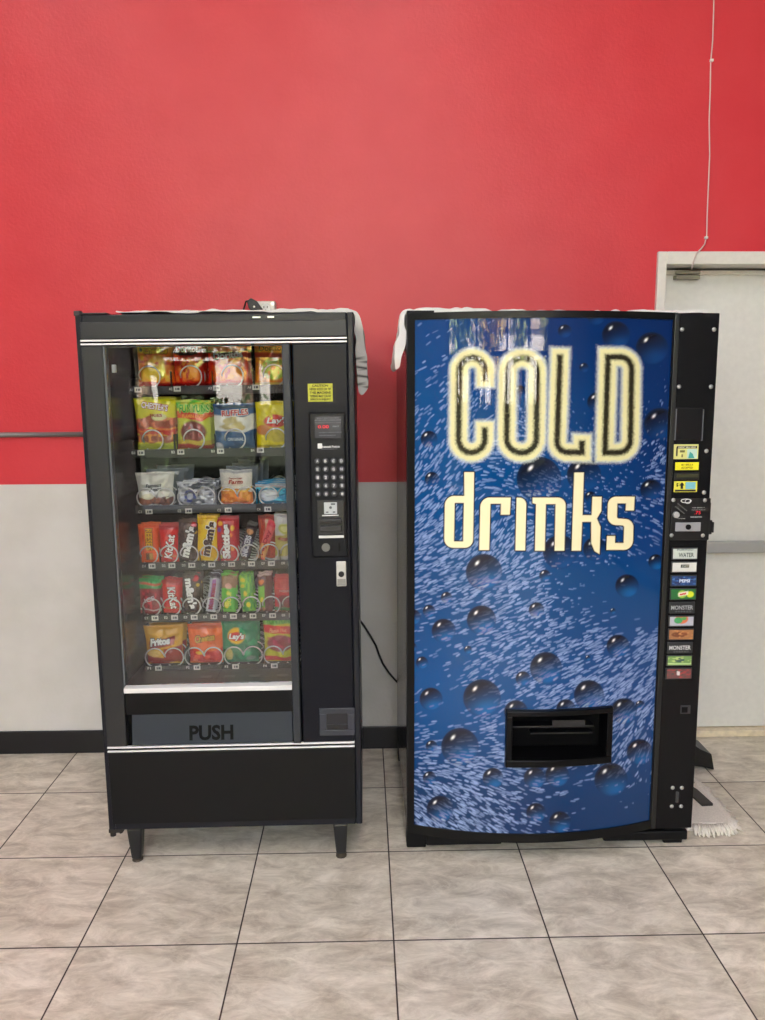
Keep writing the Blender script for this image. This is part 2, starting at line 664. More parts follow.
cpts = [(x0 + .012, WY - .065, fz + .03), (x0 - .005, WY - .05, fz + .028), (x0 - .02, WY - .02, fz), (x0 - .018, WY - .012, fz - .05), (x0 - .01, WY - .012, fz - .25)]
MB().tube(cpts, .004, 8).build('cord', mat('plug_black'), pl, smooth=True)
offset_children(pl)

# black power cord on the wall between the machines
cp = [(352, 612), (358, 618), (364, 626), (371, 637), (376, 646), (379, 655), (383, 664), (389, 673), (395, 680), (402, 687)]
P3 = []
for a_, b_ in cp:
    x, z = at(a_, b_, WY - .012)
    P3.append((x, WY - .008, z))
tag(MB().tube(P3, .0045, 8).build('power_cord', mat('cord_black', (18, 18, 18), 0.5), smooth=True),
    'black power cord sagging on the white wall between the two vending machines', 'cord')

# ================================================================ SNACK MACHINE
YF = 2.522
X0, X1 = -0.8768, -0.019
YB = 3.36
ZT = 1.83
ZB = 0.128
sx = lambda px, py: at(px, py, YF)[0]
sz = lambda px, py: at(px, py, YF)[1]
IL, IR = sx(82.8, 330), sx(349.2, 330)
GL, GR = -0.7905, -0.2435
zt1 = sz(215, 321)
z_tr = sz(215, 341.2)
z_gb = 0.6365
z_lt = sz(230, 747.5)
z_lp0 = sz(230, 821)
SM = thing('snack_vending_machine', 'tall black glass-front snack vending machine on short legs against the red and white wall', 'vending machine', ((X0 + X1) / 2, (YF + YB) / 2, 0))
SMC, LEAN = (X0 + X1) / 2, .0087
cb = MB()
T = .022
cb.box(X0, X0 + T, YF, YB, ZB, ZT).box(X1 - T, X1, YF, YB, ZB, ZT)
cb.box(X0 + T, X1 - T, YF + .0, YB, ZT - .03, ZT).box(X0 + T, X1 - T, YF + .0, YB, ZB, ZB + .03)
cb.box(X0 + T, X1 - T, YB - .02, YB, ZB + .03, ZT - .03)
cb.build('cabinet', FRM, SM, bevel=.004)
ln = MB()
LX0, LX1, LY0, LY1 = -0.802, -0.212, YF + .035, 3.30
LZ0, LZ1 = .60, 1.775
ln.box(LX0 - .01, LX0, LY0, LY1, LZ0, LZ1).box(LX1, LX1 + .01, LY0, LY1, LZ0, LZ1)
ln.box(LX0, LX1, LY1, LY1 + .01, LZ0, LZ1).box(LX0, LX1, LY0, LY1, LZ1 - .01, LZ1)
ln.box(LX0, LX1, LY0 + .1, LY1, LZ0, LZ0 + .01)
ln.prism([(LY0 + .02, .5), (LY0 + .1, LZ0), (LY0 + .1, LZ0 + .01), (LY0, .51)], 0, LX0, LX1) if False else None
ln.build('interior_liner', LINER, SM)
MB().box(IL, IR, YF - .006, YF + .03, z_tr + .010, zt1).build('header_panel', HDR, SM, bevel=.003)


def strip(z, x0, x1, nm, th_=.0042, m=CHR, y=YF - .010):
    return MB().box(x0, x1, y, YF + .003, z - th_, z + th_).build(nm, m, SM, bevel=.0015)


TRIMW = mat('bright_trim', (228, 228, 226), 0.35, 0.2)
strip(sz(215, 339.5), IL, IR, 'upper_trim_strip', .0028, TRIMW)
strip(sz(215, 343.1), IL, IR, 'upper_trim_strip', .0028, TRIMW)
MB().box(IL, IR, YF - .002, YF + .02, sz(215, 343.1), sz(215, 339.5)).build('trim_backing', DRK, SM)
zg1 = sz(215, 344.6)
# door stiles
MB().box(IL, GL - .006, YF - .006, YF + .03, z_lt + .014, zg1).build('door_stile', HDR, SM, bevel=.003)
MB().box(GL - .006, GL, YF - .002, YF + .03, z_gb, zg1).box(GL - .0, GR, YF + .012, YF + .03, zg1 - .004, zg1).build('glass_gasket', mat('gasket', (84, 88, 92), 0.4), SM)
MB().box(GR, GR + .026, YF - .014, YF + .03, z_lt + .014, zg1).build('door_mullion', mat('mullion_grey', (46, 49, 54), 0.4, 0, 0, 50, .3), SM, bevel=.004)
SG = glassmat('display_glass', (0.98, 0.98, 0.98), 1.0)
MB().box(GL, GR, YF + .006, YF + .010, z_gb, zg1 - .004).build('glass_pane', SG, SM)
CP = mat('control_panel_black', (15, 17, 25), 0.3, 0, 0.03, 200, .16)
cpx0 = GR + .031
MB().box(cpx0, IR, YF - .006, YF + .03, z_lt + .014, zg1).build('control_panel', CP, SM, bevel=.004)
# sill under glass
MB().prism([(YF - .012, z_gb - .022), (YF - .012, z_gb - .006), (YF + .012, z_gb), (YF + .012, z_gb - .022)], 0, GL - .004, GR).build('glass_sill_trim', TRIMW, SM, bevel=.0015)
zpf1 = sz(210, 713)
zpf0 = sz(210, 743)
MB().box(GL - .006, GR, YF - .001, YF + .03, zpf1, z_gb - .022).build('delivery_panel', mat('delivery_panel_black', (10, 10, 11), 0.4, 0, 0, 50, .2), SM, bevel=.002)
xa, xb = sx(131, 728), sx(291.5, 728)
pf = MB().prism([(YF - .004, zpf0), (YF - .012, zpf0 + .004), (YF + .004, zpf1), (YF + .014, zpf1), (YF + .010, zpf0)], 0, xa, xb).build('push_flap', mat('flap_slate', (44, 50, 58), 0.45, 0, 0, 50, .25), SM, bevel=.002)
slope = lambda x, z: YF - .012 + (z - zpf0 - .004) / (zpf1 - zpf0 - .004) * .016
tx, tz = sx(210.5, 730), sz(210.5, 731.5)
text(pf, 'PUSH', tx, tz, sx(232.5, 730) - sx(188.5, 730), sz(210, 724.5) - sz(210, 738.8), slope, (2, 2, 2), bold=.035, lift=.001)
MB().box(GL - .006, GR, YF + .016, YF + .03, z_lt, zpf1).build('delivery_chute', DRK, SM)
strip(sz(230, 744.2), IL, IR, 'lower_trim_strip', .0030, TRIMW)
strip(sz(230, 748), IL, IR, 'lower_trim_strip', .0026, TRIMW)
MB().box(IL, IR, YF - .003, YF + .02, sz(230, 748), sz(230, 744.2)).build('trim_backing', DRK, SM)
MB().box(IL, IR, YF - .006, YF + .02, z_lp0, sz(230, 749.5)).build('lower_panel', mat('lower_panel_black', (16, 16, 17), 0.5, 0, .05, 200, .2), SM, bevel=.003)
MB().box(X0 - .002, X0 + .02, YF - .004, YF + .02, ZT - .004, ZT + .012).box(X0 + .02, X0 + .1, YF - .004, YF + .1, ZT, ZT + .006).build('hinge_cap', mat('hinge_black', (34, 30, 30), .5), SM, bevel=.003)
# bent levelling bracket at bottom left
bx, bz = X0 + .0, ZB
bk = MB().box(bx - .002, bx + .045, YF + .004, YF + .03, bz - .012, bz)
bk.cyl((bx + .008, YF + .017), .010, bz - .028, bz - .01, 10, axis=2)
bk.cyl((bx + .034, YF + .017), .005, bz - .02, bz - .01, 8, axis=2)
bk.build('levelling_bracket', mat('rusty_black', (38, 32, 26), .7, 0, .4, 80), SM)
# header clips seen above outlet
cxl, czl = sx(262, 317), sz(262, 317.6)
MB().box(sx(255, 317), sx(263, 317), YF - .003, YF + .001, czl - .002, czl + .002).build('frame_clip', CHR, SM)
MB().box(sx(270, 317), sx(276.5, 317), YF - .003, YF + .001, czl - .002, czl + .003).build('frame_clip', CHR, SM)
# legs
for lx, ly in ((-.7945, YF + .028), (-.0945, YF + .028), (-.7945, YB - .08), (-.0945, YB - .08)):
    lg = MB()
    nn = 4
    h = ZB
    for (z_, hw) in ((0.012, .017), (h + .01, .026)):
        pass
    b0 = len(lg.v)
    for (z_, hw) in ((0.012, .0165), (h, .0255)):
        for (u, v) in ((-1, -1), (1, -1), (1, 1), (-1, 1)):
            lg.v.append((lx + u * hw, ly + v * hw, z_))
    lg.f += [(3, 2, 1, 0), (4, 5, 6, 7), (0, 1, 5, 4), (1, 2, 6, 5), (2, 3, 7, 6), (3, 0, 4, 7)]
    lo = lg.build('leg', BLK, SM, bevel=.006)
    MB().cyl((lx, ly), .0185, -(lx - SMC) * LEAN, .013, 16, .017, axis=2).build('foot_pad', mat('foot_brown', (62, 54, 44), .7), lo)
# ---- control panel details (the cabinet stands a touch out of plumb)
YP = YF - .006
mx0, mx1 = sx(312, 480), sx(347, 480)
mz1, mz0 = sz(330, 414), sz(330, 557)
mo = MB()
mo.box(mx0, mx1, YP - .006, YP, mz0, mz1)
mod = mo.build('selection_module', mat('module_black', (13, 15, 20), .36, 0, 0, 50, .2), SM, bevel=.005, seg=3)
YM = YP - .006
m2 = MB()      # recessed outline of the module
for (a1, a2, b1, b2) in ((mx0 - .003, mx1 + .003, mz1, mz1 + .003), (mx0 - .003, mx1 + .003, mz0 - .003, mz0), (mx0 - .003, mx0, mz0, mz1), (mx1, mx1 + .003, mz0, mz1)):
    m2.box(a1, a2, YP - .001, YP, b1, b2)
m2.build('module_gasket', DRK, mod)
dx0_, dx1_, dz1_, dz0_ = sx(316.2, 430), sx(343, 430), sz(330, 417), sz(330, 439)
MB().box(dx0_, dx1_, YM - .002, YM, dz0_, dz1_).build('display_window', mat('display_smoke', (44, 45, 53), .15), mod, bevel=.002)
YD = YM - .002
tm = mat('led_red', (200, 20, 40), .4, emit=(255, 30, 60), es=.7)
text(mod, '0.00', sx(325, 427.5), sz(325, 427.4), .034, .0105, flat(YD), (235, 30, 60), bold=.0, m=tm, name='red_digits')
text(mod, 'EXACT', sx(337.5, 427.3), sz(337, 427.2), .02, .0045, flat(YD), (150, 155, 165))
text(mod, 'MAKE A SELECTION USING', sx(329.5, 418.7), sz(329, 418.8), .068, .003, flat(YD), (120, 124, 135))
text(mod, 'LETTER AND NUMBER KEYS', sx(329.5, 421), sz(329, 420.9), .082, .003, flat(YD), (120, 124, 135))
text(mod, 'TO SELECT PRODUCT PRESS', sx(329.5, 423.3), sz(329, 423.4), .082, .0025, flat(YD), (105, 108, 118))
text(mod, 'USE EXACT CHANGE WHEN LIT', sx(332, 433), sz(332, 433.1), .072, .0028, flat(YD), (115, 119, 130))
text(mod, 'COIN RETURN BELOW', sx(329, 436), sz(329, 436), .052, .0028, flat(YD), (115, 119, 130))
lgx, lgz = sx(321.4, 446.5), sz(321, 446.6)
MB().box(lgx - .007, lgx + .007, YM - .001, YM, lgz - .008, lgz + .008).build('maker_emblem', WHT, mod)
text(mod, 'Automatic Products', sx(332.3, 447.3), sz(332, 447.3), .056, .007, flat(YM), (225, 225, 228), bold=.03)
text(mod, 'INTERNATIONAL LTD', sx(331, 449.7), sz(331, 449.7), .05, .002, flat(YM), (160, 160, 165))
keys = ['A', 'B', 'C', 'D', 'E', 'F', 'G', 'H', '1', '2', '3', '4', '5', '6', '7', '8', '9', '0', '*', '#', 'J', 'K', 'CL', 'R']
KM = mat('key_chrome', (84, 86, 90), .35, .5)
kk = 0
for rI in range(5):
    for cI in range(4):
        px = 318.8 + cI * 8.0 + rI * .12
        py = 461.5 + rI * 8.2
        kx, kz = sx(px, py), sz(px, py)
        kb = MB().dome((kx, kz), .0092, YM, .004, 16, 4)
        ko = kb.build('key_button', KM, mod, smooth=True)
        text(ko, keys[kk], kx, kz, .0075, .0095, flat(YM - .0038), (190, 190, 190), bold=.04, lift=.0006)
        kk += 1
# bill validator block
bz1, bz0 = sz(330, 500), sz(330, 556)
vx0, vx1 = sx(318, 515), sx(345.2, 515)
MB().box(vx0, vx1, YM - .003, YM, sz(330, 535.5), sz(330, 500.5)).build('bill_acceptor_frame', mat('acceptor_black', (20, 20, 22), .4), mod, bevel=.002)
YV = YM - .003
px0, px1, pz1, pz0 = sx(325, 507), sx(338, 507), sz(331, 502.5), sz(331, 514)
no = MB().box(px0, px1, YV - .004, YV, pz0, pz1).build('bill_guide_plate', mat('guide_grey', (186, 190, 190), .45), mod, bevel=.001)
MB().cyl(((px0 + px1) / 2, (pz0 + pz1) / 2 + .002), .0045, YV - .005, YV - .004, 14).box(px0 + .006, px0 + .014, YV - .005, YV - .004, pz0 + .004, pz0 + .008).box(px1 - .014, px1 - .006, YV - .005, YV - .004, pz0 + .004, pz0 + .008).box(px0 + .022, px1 - .006, YV - .005, YV - .004, pz1 - .008, pz1 - .003).build('guide_marks', GRY, no)
MB().box(sx(323, 515.5), sx(339.5, 515.5), YV - .003, YV, sz(331, 516.1), sz(331, 515)).build('status_line', WHT, mod)
MB().box(sx(320.5, 521), sx(342.5, 521), YV - .014, YV, sz(331, 522.5), sz(331, 518.5)).box(sx(320.5, 521), sx(342.5, 521), YV - .018, YV, sz(331, 531), sz(331, 525.5)).build('bill_mouth', mat('mouth_black', (30, 30, 32), .35), mod, bevel=.003)
MB().box(sx(319.5, 537), sx(344.5, 537), YM - .004, YM, sz(331, 538.2), sz(331, 535.6)).build('bright_bar', WHT, mod, bevel=.001)
MB().cyl((sx(326.5, 548), sz(326.5, 547.5)), .0135, YM - .005, YM, 24).build('coin_return_button', mat('button_grey', (108, 109, 105), .4, .3), mod, bevel=.001)
MB().box(sx(339, 548), sx(340.8, 548), YM - .0012, YM, sz(340, 551.5), sz(340, 543)).build('coin_slot', DRK, mod)
# T-handle lock
hx0, hx1, hz1, hz0 = sx(336.6, 574), sx(346.6, 574), sz(341, 561.5), sz(341, 586.5)
hd = MB().box(hx0, hx1, YP - .008, YP, hz0, hz1).build('lock_handle', mat('lock_silver', (198, 198, 194), .35, .5), SM, bevel=.003)
MB().box(hx0 + .003, hx1 - .003, YP - .010, YP - .008, hz0 + .004, hz0 + .025).build('grip_plate', mat('grip_grey', (140, 140, 137), .4, .4), hd)
MB().cyl(((hx0 + hx1) / 2, (hz0 + hz1) / 2), .0095, YP - .012, YP - .008, 18).build('key_cylinder', mat('dark_steel', (38, 38, 40), .3, .7), hd)
# notice sticker
stx0, stx1, stz1, stz0 = sx(309.8, 393), sx(334.5, 393), sz(322, 384.5), sz(322, 402.5)
st = MB().box(stx0, stx1, YP - .0006, YP, stz0, stz1).build('notice_sticker', mat('yellow_notice', (186, 186, 52), .55, 0, 0, 90, var=.2), SM)
YS = YP - .0006
for i, tt in enumerate(('CAUTION', 'NEVER ROCK OR TIP', 'THIS MACHINE', 'TIPPING MAY CAUSE', 'SERIOUS INJURY')):
    zz = stz1 - (i + .6) * (stz1 - stz0) / 5.2
    text(st, tt, (stx0 + stx1) / 2, zz, (.05 if i == 0 else .066), .0075, flat(YS), (34, 34, 26), bold=.03)
# ticket / coin cup at lower right
qx0, qx1, qz1, qz0 = sx(318.5, 721), sx(353.8, 721), sz(336, 707.8), sz(336, 735)
cc = MB()
bw = .024
cc.box(qx0, qx1, YP - .006, YP, qz0, qz0 + bw * .8).box(qx0, qx1, YP - .006, YP, qz1 - bw * .8, qz1)
cc.box(qx0, qx0 + bw, YP - .006, YP, qz0 + bw * .8, qz1 - bw * .8).box(qx1 - bw, qx1, YP - .006, YP, qz0 + bw * .8, qz1 - bw * .8)
cq = cc.build('coin_return_cup', mat('cup_slate', (42, 45, 54), .35), SM, bevel=.002)
MB().box(qx0 + bw, qx1 - bw, YP - .001, YP, qz0 + bw * .8, qz1 - bw * .8).box(qx0 + bw, qx1 - bw, YP - .004, YP - .001, qz0 + .03, qz0 + .038).build('cup_opening', mat('cup_dark', (12, 13, 22), .3), cq)
# pull-bar dots on products shelf side (price roll on liner)
MB().box(GL + .002, GL + .014, YF + .05, YF + .06, 1.655, 1.66 + .02).build('liner_label', WHT, SM)
offset_children(SM)

# ---- trays
TY = 2.70
TX0, TX1 = -0.776, -0.222
TZ = [1.6013, 1.3907, 1.1996, 1.001, 0.8161, 0.6314]
NS = [4, 4, 4, 8, 8, 4]
TFX = []      # first tag px and pitch per row: (code x, tag x, pitch, y)
ROW = [(133, 140.5, 39.3, 389), (134.5, 143, 39.8, 452), (140.5, 150.5, 39.6, 511), (144, 153, 19.9, 565.3), (146, 155.5, 19.6, 617.3), (148.5, 158.5, 38.6, 667.5)]
LETT = 'ABCDEF'


def helix(cx, cz, R, y0, turns, pitch, d=1, n=28):
    p = []
    for i in range(turns * n + 1):
        t = i / n
        k = int(t)
        fr = t - k
        # most of the advance happens in the lowest part of the turn
        adv = min(max((fr - .80) / .20, 0), 1)
        adv = adv * adv * (3 - 2 * adv)
        an = -math.pi / 2 + d * 2 * math.pi * (fr - .10)
        p.append((cx + R * math.cos(an), y0 + (k + adv) * pitch, cz + R * math.sin(an)))
    return p


trays = []
SLOT = []
for r in range(6):
    zc = TZ[r]
    tr = MB()
    top = zc + .010
    tr.box(TX0, TX1, TY, TY + .52, top - .012, top - .006)
    tr.box(TX0, TX0 + .004, TY + .01, TY + .52, top - .006, top + .03)
    tr.box(TX1 - .004, TX1, TY + .01, TY + .52, top - .006, top + .03)
    n = NS[r]
    pitch = (TX1 - TX0) / 4 if n == 4 else (TX1 - TX0) / 8
    for k in range(1, n):
        xx = TX0 + k * pitch
        tr.box(xx - .001, xx + .001, TY + .01, TY + .52, top - .006, top + (.05 if n == 4 else .035))
    t_o = tr.build('shelf_tray', TRAY, SM)
    rl = MB().box(TX0, TX1, TY - .004, TY, zc - .017, zc + .012).build('price_rail', RAIL if r != 2 else mat('tray_rail_light', (56, 58, 61), .4, .2), t_o, bevel=.002)
    cxp, txp, pp, yy = ROW[r]
    for k in range(n):
        for q, (xp, ww, hh, mt) in enumerate(((cxp, .007, .0065, 'c'), (txp, .0145, .0085, 't'))):
            xw, zw = at(xp + k * pp, yy - k * pp * .013, TY - .004)
            if xw > TX1 - .004:
                continue
            if mt == 't':
                o = MB().box(xw - ww, xw + ww * .6, TY - .0055, TY - .004, zw - hh, zw + hh).build('price_tag', mat('tag_white', (214, 212, 204), .5), t_o)
                MB().box(xw - .009, xw - .005, TY - .0058, TY - .0055, zw - .004, zw + .004).box(xw - .003, xw + .005, TY - .0058, TY - .0055, zw - .004, zw + .004).build('price_mark', GRY, o)
            else:
                text(t_o, LETT[r] + str(k + 1), xw, zw, .012, .009, flat(TY - .004), (205, 205, 198), bold=.03, name='slot_code')
    SLOT.append((top, pitch))
    # coils
    Rr = {0: .036, 1: .035, 2: .0315, 3: .0305, 4: .0305, 5: .033}[r]
    for k in range(n):
        cx0 = TX0 + (k + .5) * pitch
        if r in (2, 5):
            for sgn in (-1, 1):
                cxx = cx0 + sgn * (Rr + .0005)
                MB().tube(helix(cxx, top - .006 + Rr + .002, Rr, TY + .004, 7, .06, sgn), .0024, 6).build('spiral_coil', STL, t_o, smooth=True)
        else:
            pt = .06 if n == 4 else .042
            MB().tube(helix(cx0, top - .006 + Rr + .002, Rr, TY + .004, 7 if n == 4 else 9, pt, 1), .0025, 6).build('spiral_coil', STL, t_o, smooth=True)
    t_o.matrix_parent_inverse = Matrix.Translation(-Vector(SM.location))
# low dark deck with dim tags under the last tray
dk = MB().prism([(YF + .04, .628), (YF + .04, .60), (3.28, .60), (3.28, .612)], 0, LX0, LX1).build('drop_deck', mat('deck_dark', (50, 50, 50), .3), SM)
dk.matrix_parent_inverse = Matrix.Translation(-Vector(SM.location))
for px in (204, 228, 253, 281):
    xw, _ = at(px, 676, 2.6)
    o = MB().box(xw - .018, xw + .018, YF + .085, YF + .105, .6275, .6285).build('deck_label', mat('deck_label_grey', (104, 104, 102), .4), dk)

# ================================================================ SNACK PACKS
PACKS = []


def vnoise(U, V, sc, seed=0):
    """smooth value noise"""
    g = np.random.default_rng(seed).random((64, 64))
    x, y = np.abs(U * sc) + 1, np.abs(V * sc) + 1
    i, j = np.floor(x).astype(int), np.floor(y).astype(int)
    fx, fy = x - i, y - j
    fx, fy = fx * fx * (3 - 2 * fx), fy * fy * (3 - 2 * fy)
    i %= 63
    j %= 63
    return (g[i, j] * (1 - fx) * (1 - fy) + g[i + 1, j] * fx * (1 - fy) + g[i, j + 1] * (1 - fx) * fy + g[i + 1, j + 1] * fx * fy)


def paint(ops, U, V):
    C = np.zeros(U.shape + (3,))
    C[:] = lin((128, 128, 128))

    def mixin(mask, c):
        nonlocal C
        mask = np.clip(mask, 0, 1)[..., None]
        C = C * (1 - mask) + lin(c) * mask
    for i, op in enumerate(ops):
        k = op[0]
        if k == 'fill':
            mixin(np.ones(U.shape), op[1])
        elif k == 'band':       # v0 v1 colour wav [freq]
            _, v0, v1, c, wv = op[:5]
            fq = op[5] if len(op) > 5 else 3
            wob = (vnoise(U, V * 0, fq, i + 5) - .5) * 2 * wv
            mixin(np.minimum((V + wob - v0), (v1 - V - wob)) / .02, c)
        elif k == 'ell':
            _, u, v, ru, rv, c = op[:6]
            d = np.sqrt(((U - u) / ru) ** 2 + ((V - v) / rv) ** 2)
            mixin((1 - d) * 6, c)
        elif k == 'rect':
            _, u0, u1, v0, v1, c = op[:6]
            sl = op[6] if len(op) > 6 else 0
            VV = V - sl * (U - .5)
            mixin(np.minimum(np.minimum(U - u0, u1 - U), np.minimum(VV - v0, v1 - VV)) / .015, c)
        elif k == 'blot':       # colour scale thr u0 u1 v0 v1
            _, c, scl, thr, u0, u1, v0, v1 = op
            ins = np.minimum(np.minimum(U - u0, u1 - U), np.minimum(V - v0, v1 - V)) / .02
            mixin(np.minimum((vnoise(U, V, scl, i * 7 + int(scl)) - thr) * 8, ins), c)
        elif k == 'rays':       # radial bursts
            _, u, v, nray, c, r0, r1 = op
            an = np.arctan2(V - v, U - u)
            d = np.hypot(U - u, V - v)
            mixin(np.minimum(np.cos(an * nray) * 2, np.minimum(d - r0, r1 - d) * 10), c)
    return C


PACK = vmat('glossy_film_pack', 0.28, 0.25, 0.0, 0.5, 0.25, 45)
FOIL = vmat('silver_foil_pack', 0.38, 0.0, 0.35, 0.5, 0.5, 35)


def pack(name, label, cat, group, px, Y, bottom, art, texts=(), dep=.04, tilt=0.0, lean=0.0, flare=0.0, m=PACK, seed=0, crumple=.0042, res=46, skew=0.0):
    """px=(x0,x1,y0,y1) outline of the pack as seen; bottom = z the pack stands on"""
    x0, x1, y0, y1 = px
    a = at((x0 + x1) / 2, y0, Y)
    l = at(x0, (y0 + y1) / 2, Y)
    rr_ = at(x1, (y0 + y1) / 2, Y)
    W = rr_[0] - l[0]
    H = a[1] - bottom
    cx = (l[0] + rr_[0]) / 2
    nu, nv = res, int(res * max(1, min(1.9, H / W)))
    u = np.linspace(0, 1, nu)
    v = np.linspace(0, 1, nv)
    U, V = np.meshgrid(u, v, indexing='ij')
    prof = (1 - np.abs(2 * U - 1) ** 2.6) ** .75 * np.clip(1 - np.abs(2 * V - 1) ** 5, 0, 1) ** .8
    crimp = (np.minimum(V, 1 - V) < .055)
    prof = np.where(crimp, .03, prof)
    rid = np.where(crimp, .0006 * np.cos(V * H / .0035), 0)
    wr = (vnoise(U, V, 6, seed + 1) - .5) * crumple * 2.4 + (vnoise(U + V * .5, V - U * .3, 11, seed + 2) - .5) * crumple * 1.2
    # puckers radiating down from top seam
    wr += np.sin(U * 40 + seed) * .0012 * np.exp(-(1 - V) * 9) + np.sin(U * 33 + seed * 2) * .0012 * np.exp(-V * 9)
    edge = np.minimum(1, np.minimum(U, 1 - U) * 8)
    yoff = -(prof * dep / 2) - wr * edge * np.where(crimp, .3, 1) + rid
    wsc = 1 - .05 * np.sin(np.pi * V) + flare * (V - .5) + .02 * (vnoise(U * 0, V, 5, seed + 9) - .5)
    Xl = (U - .5) * W * wsc
    Zl = V * H + .006 * (vnoise(U, V * 0, 4, seed + 3) - .5) * V + skew * (U - .5) * V * H
    ti = math.radians(tilt)
    ext = abs(math.sin(ti)) * W / 2

    def place(xl, yl, zl):
        X = xl * math.cos(ti) - (zl) * math.sin(ti)
        Z = xl * math.sin(ti) + (zl) * math.cos(ti)
        return X, yl + lean * Z, Z
    Xf, Yf, Zf = place(Xl + math.sin(ti) * H / 2, yoff, Zl)
    Xb, Yb, Zb = place(Xl + math.sin(ti) * H / 2, -yoff * .9, Zl)
    zmin = min(Zf.min(), Zb.min())
    Vt = np.concatenate([np.stack([Xf, Yf, Zf - zmin], -1).reshape(-1, 3), np.stack([Xb, Yb, Zb - zmin], -1).reshape(-1, 3)])
    idx = np.arange(nu * nv).reshape(nu, nv)
    A = np.stack([idx[:-1, :-1], idx[1:, :-1], idx[1:, 1:], idx[:-1, 1:]], -1).reshape(-1, 4)
    B = A[:, ::-1] + nu * nv
    rim = []
    loop = list(idx[:, 0]) + list(idx[-1, 1:]) + list(idx[-2::-1, -1]) + list(idx[0, -2:0:-1])
    for i in range(len(loop)):
        p, q = int(loop[i]), int(loop[(i + 1) % len(loop)])
        rim.append((q, p, p + nu * nv, q + nu * nv))
    me = bpy.data.meshes.new(name)
    me.from_pydata(Vt.tolist(), [], A.tolist() + B.tolist() + rim)
    C = paint(art, U, V).reshape(-1, 3)
    C = np.concatenate([C, C * .8])
    setcol(me, np.concatenate([C, np.ones((len(C), 1))], 1))
    me.polygons.foreach_set('use_smooth', [True] * len(me.polygons))
    me.materials.append(m)
    root = thing(name, label, cat, (cx, Y, bottom + .0015), group)
    PACKS.append(root)
    body = bpy.data.objects.new('wrapper', me)
    COL.objects.link(body)
    body.parent = root

    def ysurf(uu, vv):
        i = min(max(int(uu * (nu - 1)), 0), nu - 1)
        j = min(max(int(vv * (nv - 1)), 0), nv - 1)
        i0, i1, j0, j1 = max(i - 1, 0), min(i + 2, nu), max(j - 1, 0), min(j + 2, nv)
        return yoff[i0:i1, j0:j1].min()
    for t in texts:
        s_, tu, tv, tw, th_, tc_ = t[:6]
        kw = t[6] if len(t) > 6 else {}
        rot, sh, outl, bold = kw.get('rot', 0), kw.get('shear', 0), kw.get('out'), kw.get('bold', .03)
        V0, F0, mn, mxx = textmesh(s_, sh, bold)
        c0 = (mn + mxx) / 2
        cs, sn = math.cos(math.radians(rot)), math.sin(math.radians(rot))
        mb = MB()
        cols = []
        layers = [(bold, tc_, .0012)] if outl is None else [(bold + kw.get('ow', .06), outl, .0008), (bold, tc_, .0018)]
        lw, lh = (tw * W, th_ * H)
        if abs(rot) in (90, 80, 100):
            lw, lh = tw * H, th_ * W
        for off, cl, lf in layers:
            VV, FF, _, _ = textmesh(s_, sh, off)
            nn = len(mb.v)
            for x, y in VV:
                aa, bb = (x - c0[0]) / (mxx[0] - mn[0]) * lw, (y - c0[1]) / (mxx[1] - mn[1]) * lh
                xl, zl = aa * cs - bb * sn + (tu - .5) * W, aa * sn + bb * cs + tv * H
                uu, vv = xl / W + .5, zl / H
                xx, yy_, zz = place(xl + math.sin(ti) * H / 2, ysurf(uu, vv) - lf, zl)
                mb.v.append((xx, yy_, zz - zmin))
            mb.f += [tuple(nn + i for i in f) for f in FF]
            cols += [tuple(lin(cl)) + (1,)] * len(VV)
        o = mb.build('lettering', vm_text, body, fix=False)
        setcol(o.data, np.array(cols))
    return root


def dup(root, dy, dx=0.0, dz=0.0, label=None, group=None):
    r = root.copy()
    PACKS.append(r)
    COL.objects.link(r)
    r.location = (root.location.x + dx, root.location.y + dy, root.location.z + dz)
    if label:
        r['label'] = label
    if group:
        r['group'] = group
    for ch in list(root.children):
        c_ = ch.copy()
        COL.objects.link(c_)
        c_.parent = r
        for g_ in ch.children:
            d_ = g_.copy()
            COL.objects.link(d_)
            d_.parent = c_
    return r


top = [SLOT[r][0] - .0045 for r in range(6)]
PY = TY + .036       # plane of the front pack in the wide slots
PYN = TY + .027      # narrow slots
R_, O_, Y_, W_ = (196, 24, 28), (236, 120, 24), (240, 206, 40), (240, 238, 230)

a_cheeto = [('fill', (238, 122, 20)), ('band', .62, 1.0, (245, 150, 30), .05), ('band', .42, .50, (200, 30, 24), .05), ('blot', (250, 190, 40), 7, .5, .1, .9, .1, .6), ('ell', .5, .27, .32, .17, (250, 208, 50)),
            ('ell', .12, .70, .12, .07, (250, 200, 30)), ('ell', .12, .70, .05, .04, (20, 14, 10)), ('band', 0, .12, (180, 20, 28), .03), ('band', 0.0, .03, (225, 225, 220), 0)]
a_dorito = [('fill', (216, 40, 26)), ('blot', (240, 120, 40), 8, .5, .05, .95, .1, .9), ('ell', .55, .32, .34, .2, (244, 150, 40)), ('blot', (200, 30, 24), 13, .6, .2, .85, .15, .5), ('band', .6, .68, (40, 16, 14), .04), ('band', 0, .08, (150, 16, 20), 0)]
a_orgreen = [('fill', (242, 150, 34)), ('blot', (250, 200, 60), 8, .55, 0, 1, .5, 1), ('band', .5, .62, (220, 70, 30), .06), ('ell', .55, .32, .4, .22, (150, 190, 60)), ('blot', (230, 120, 50), 12, .6, 0, 1, .05, .5), ('band', 0, .08, (240, 210, 120), 0)]
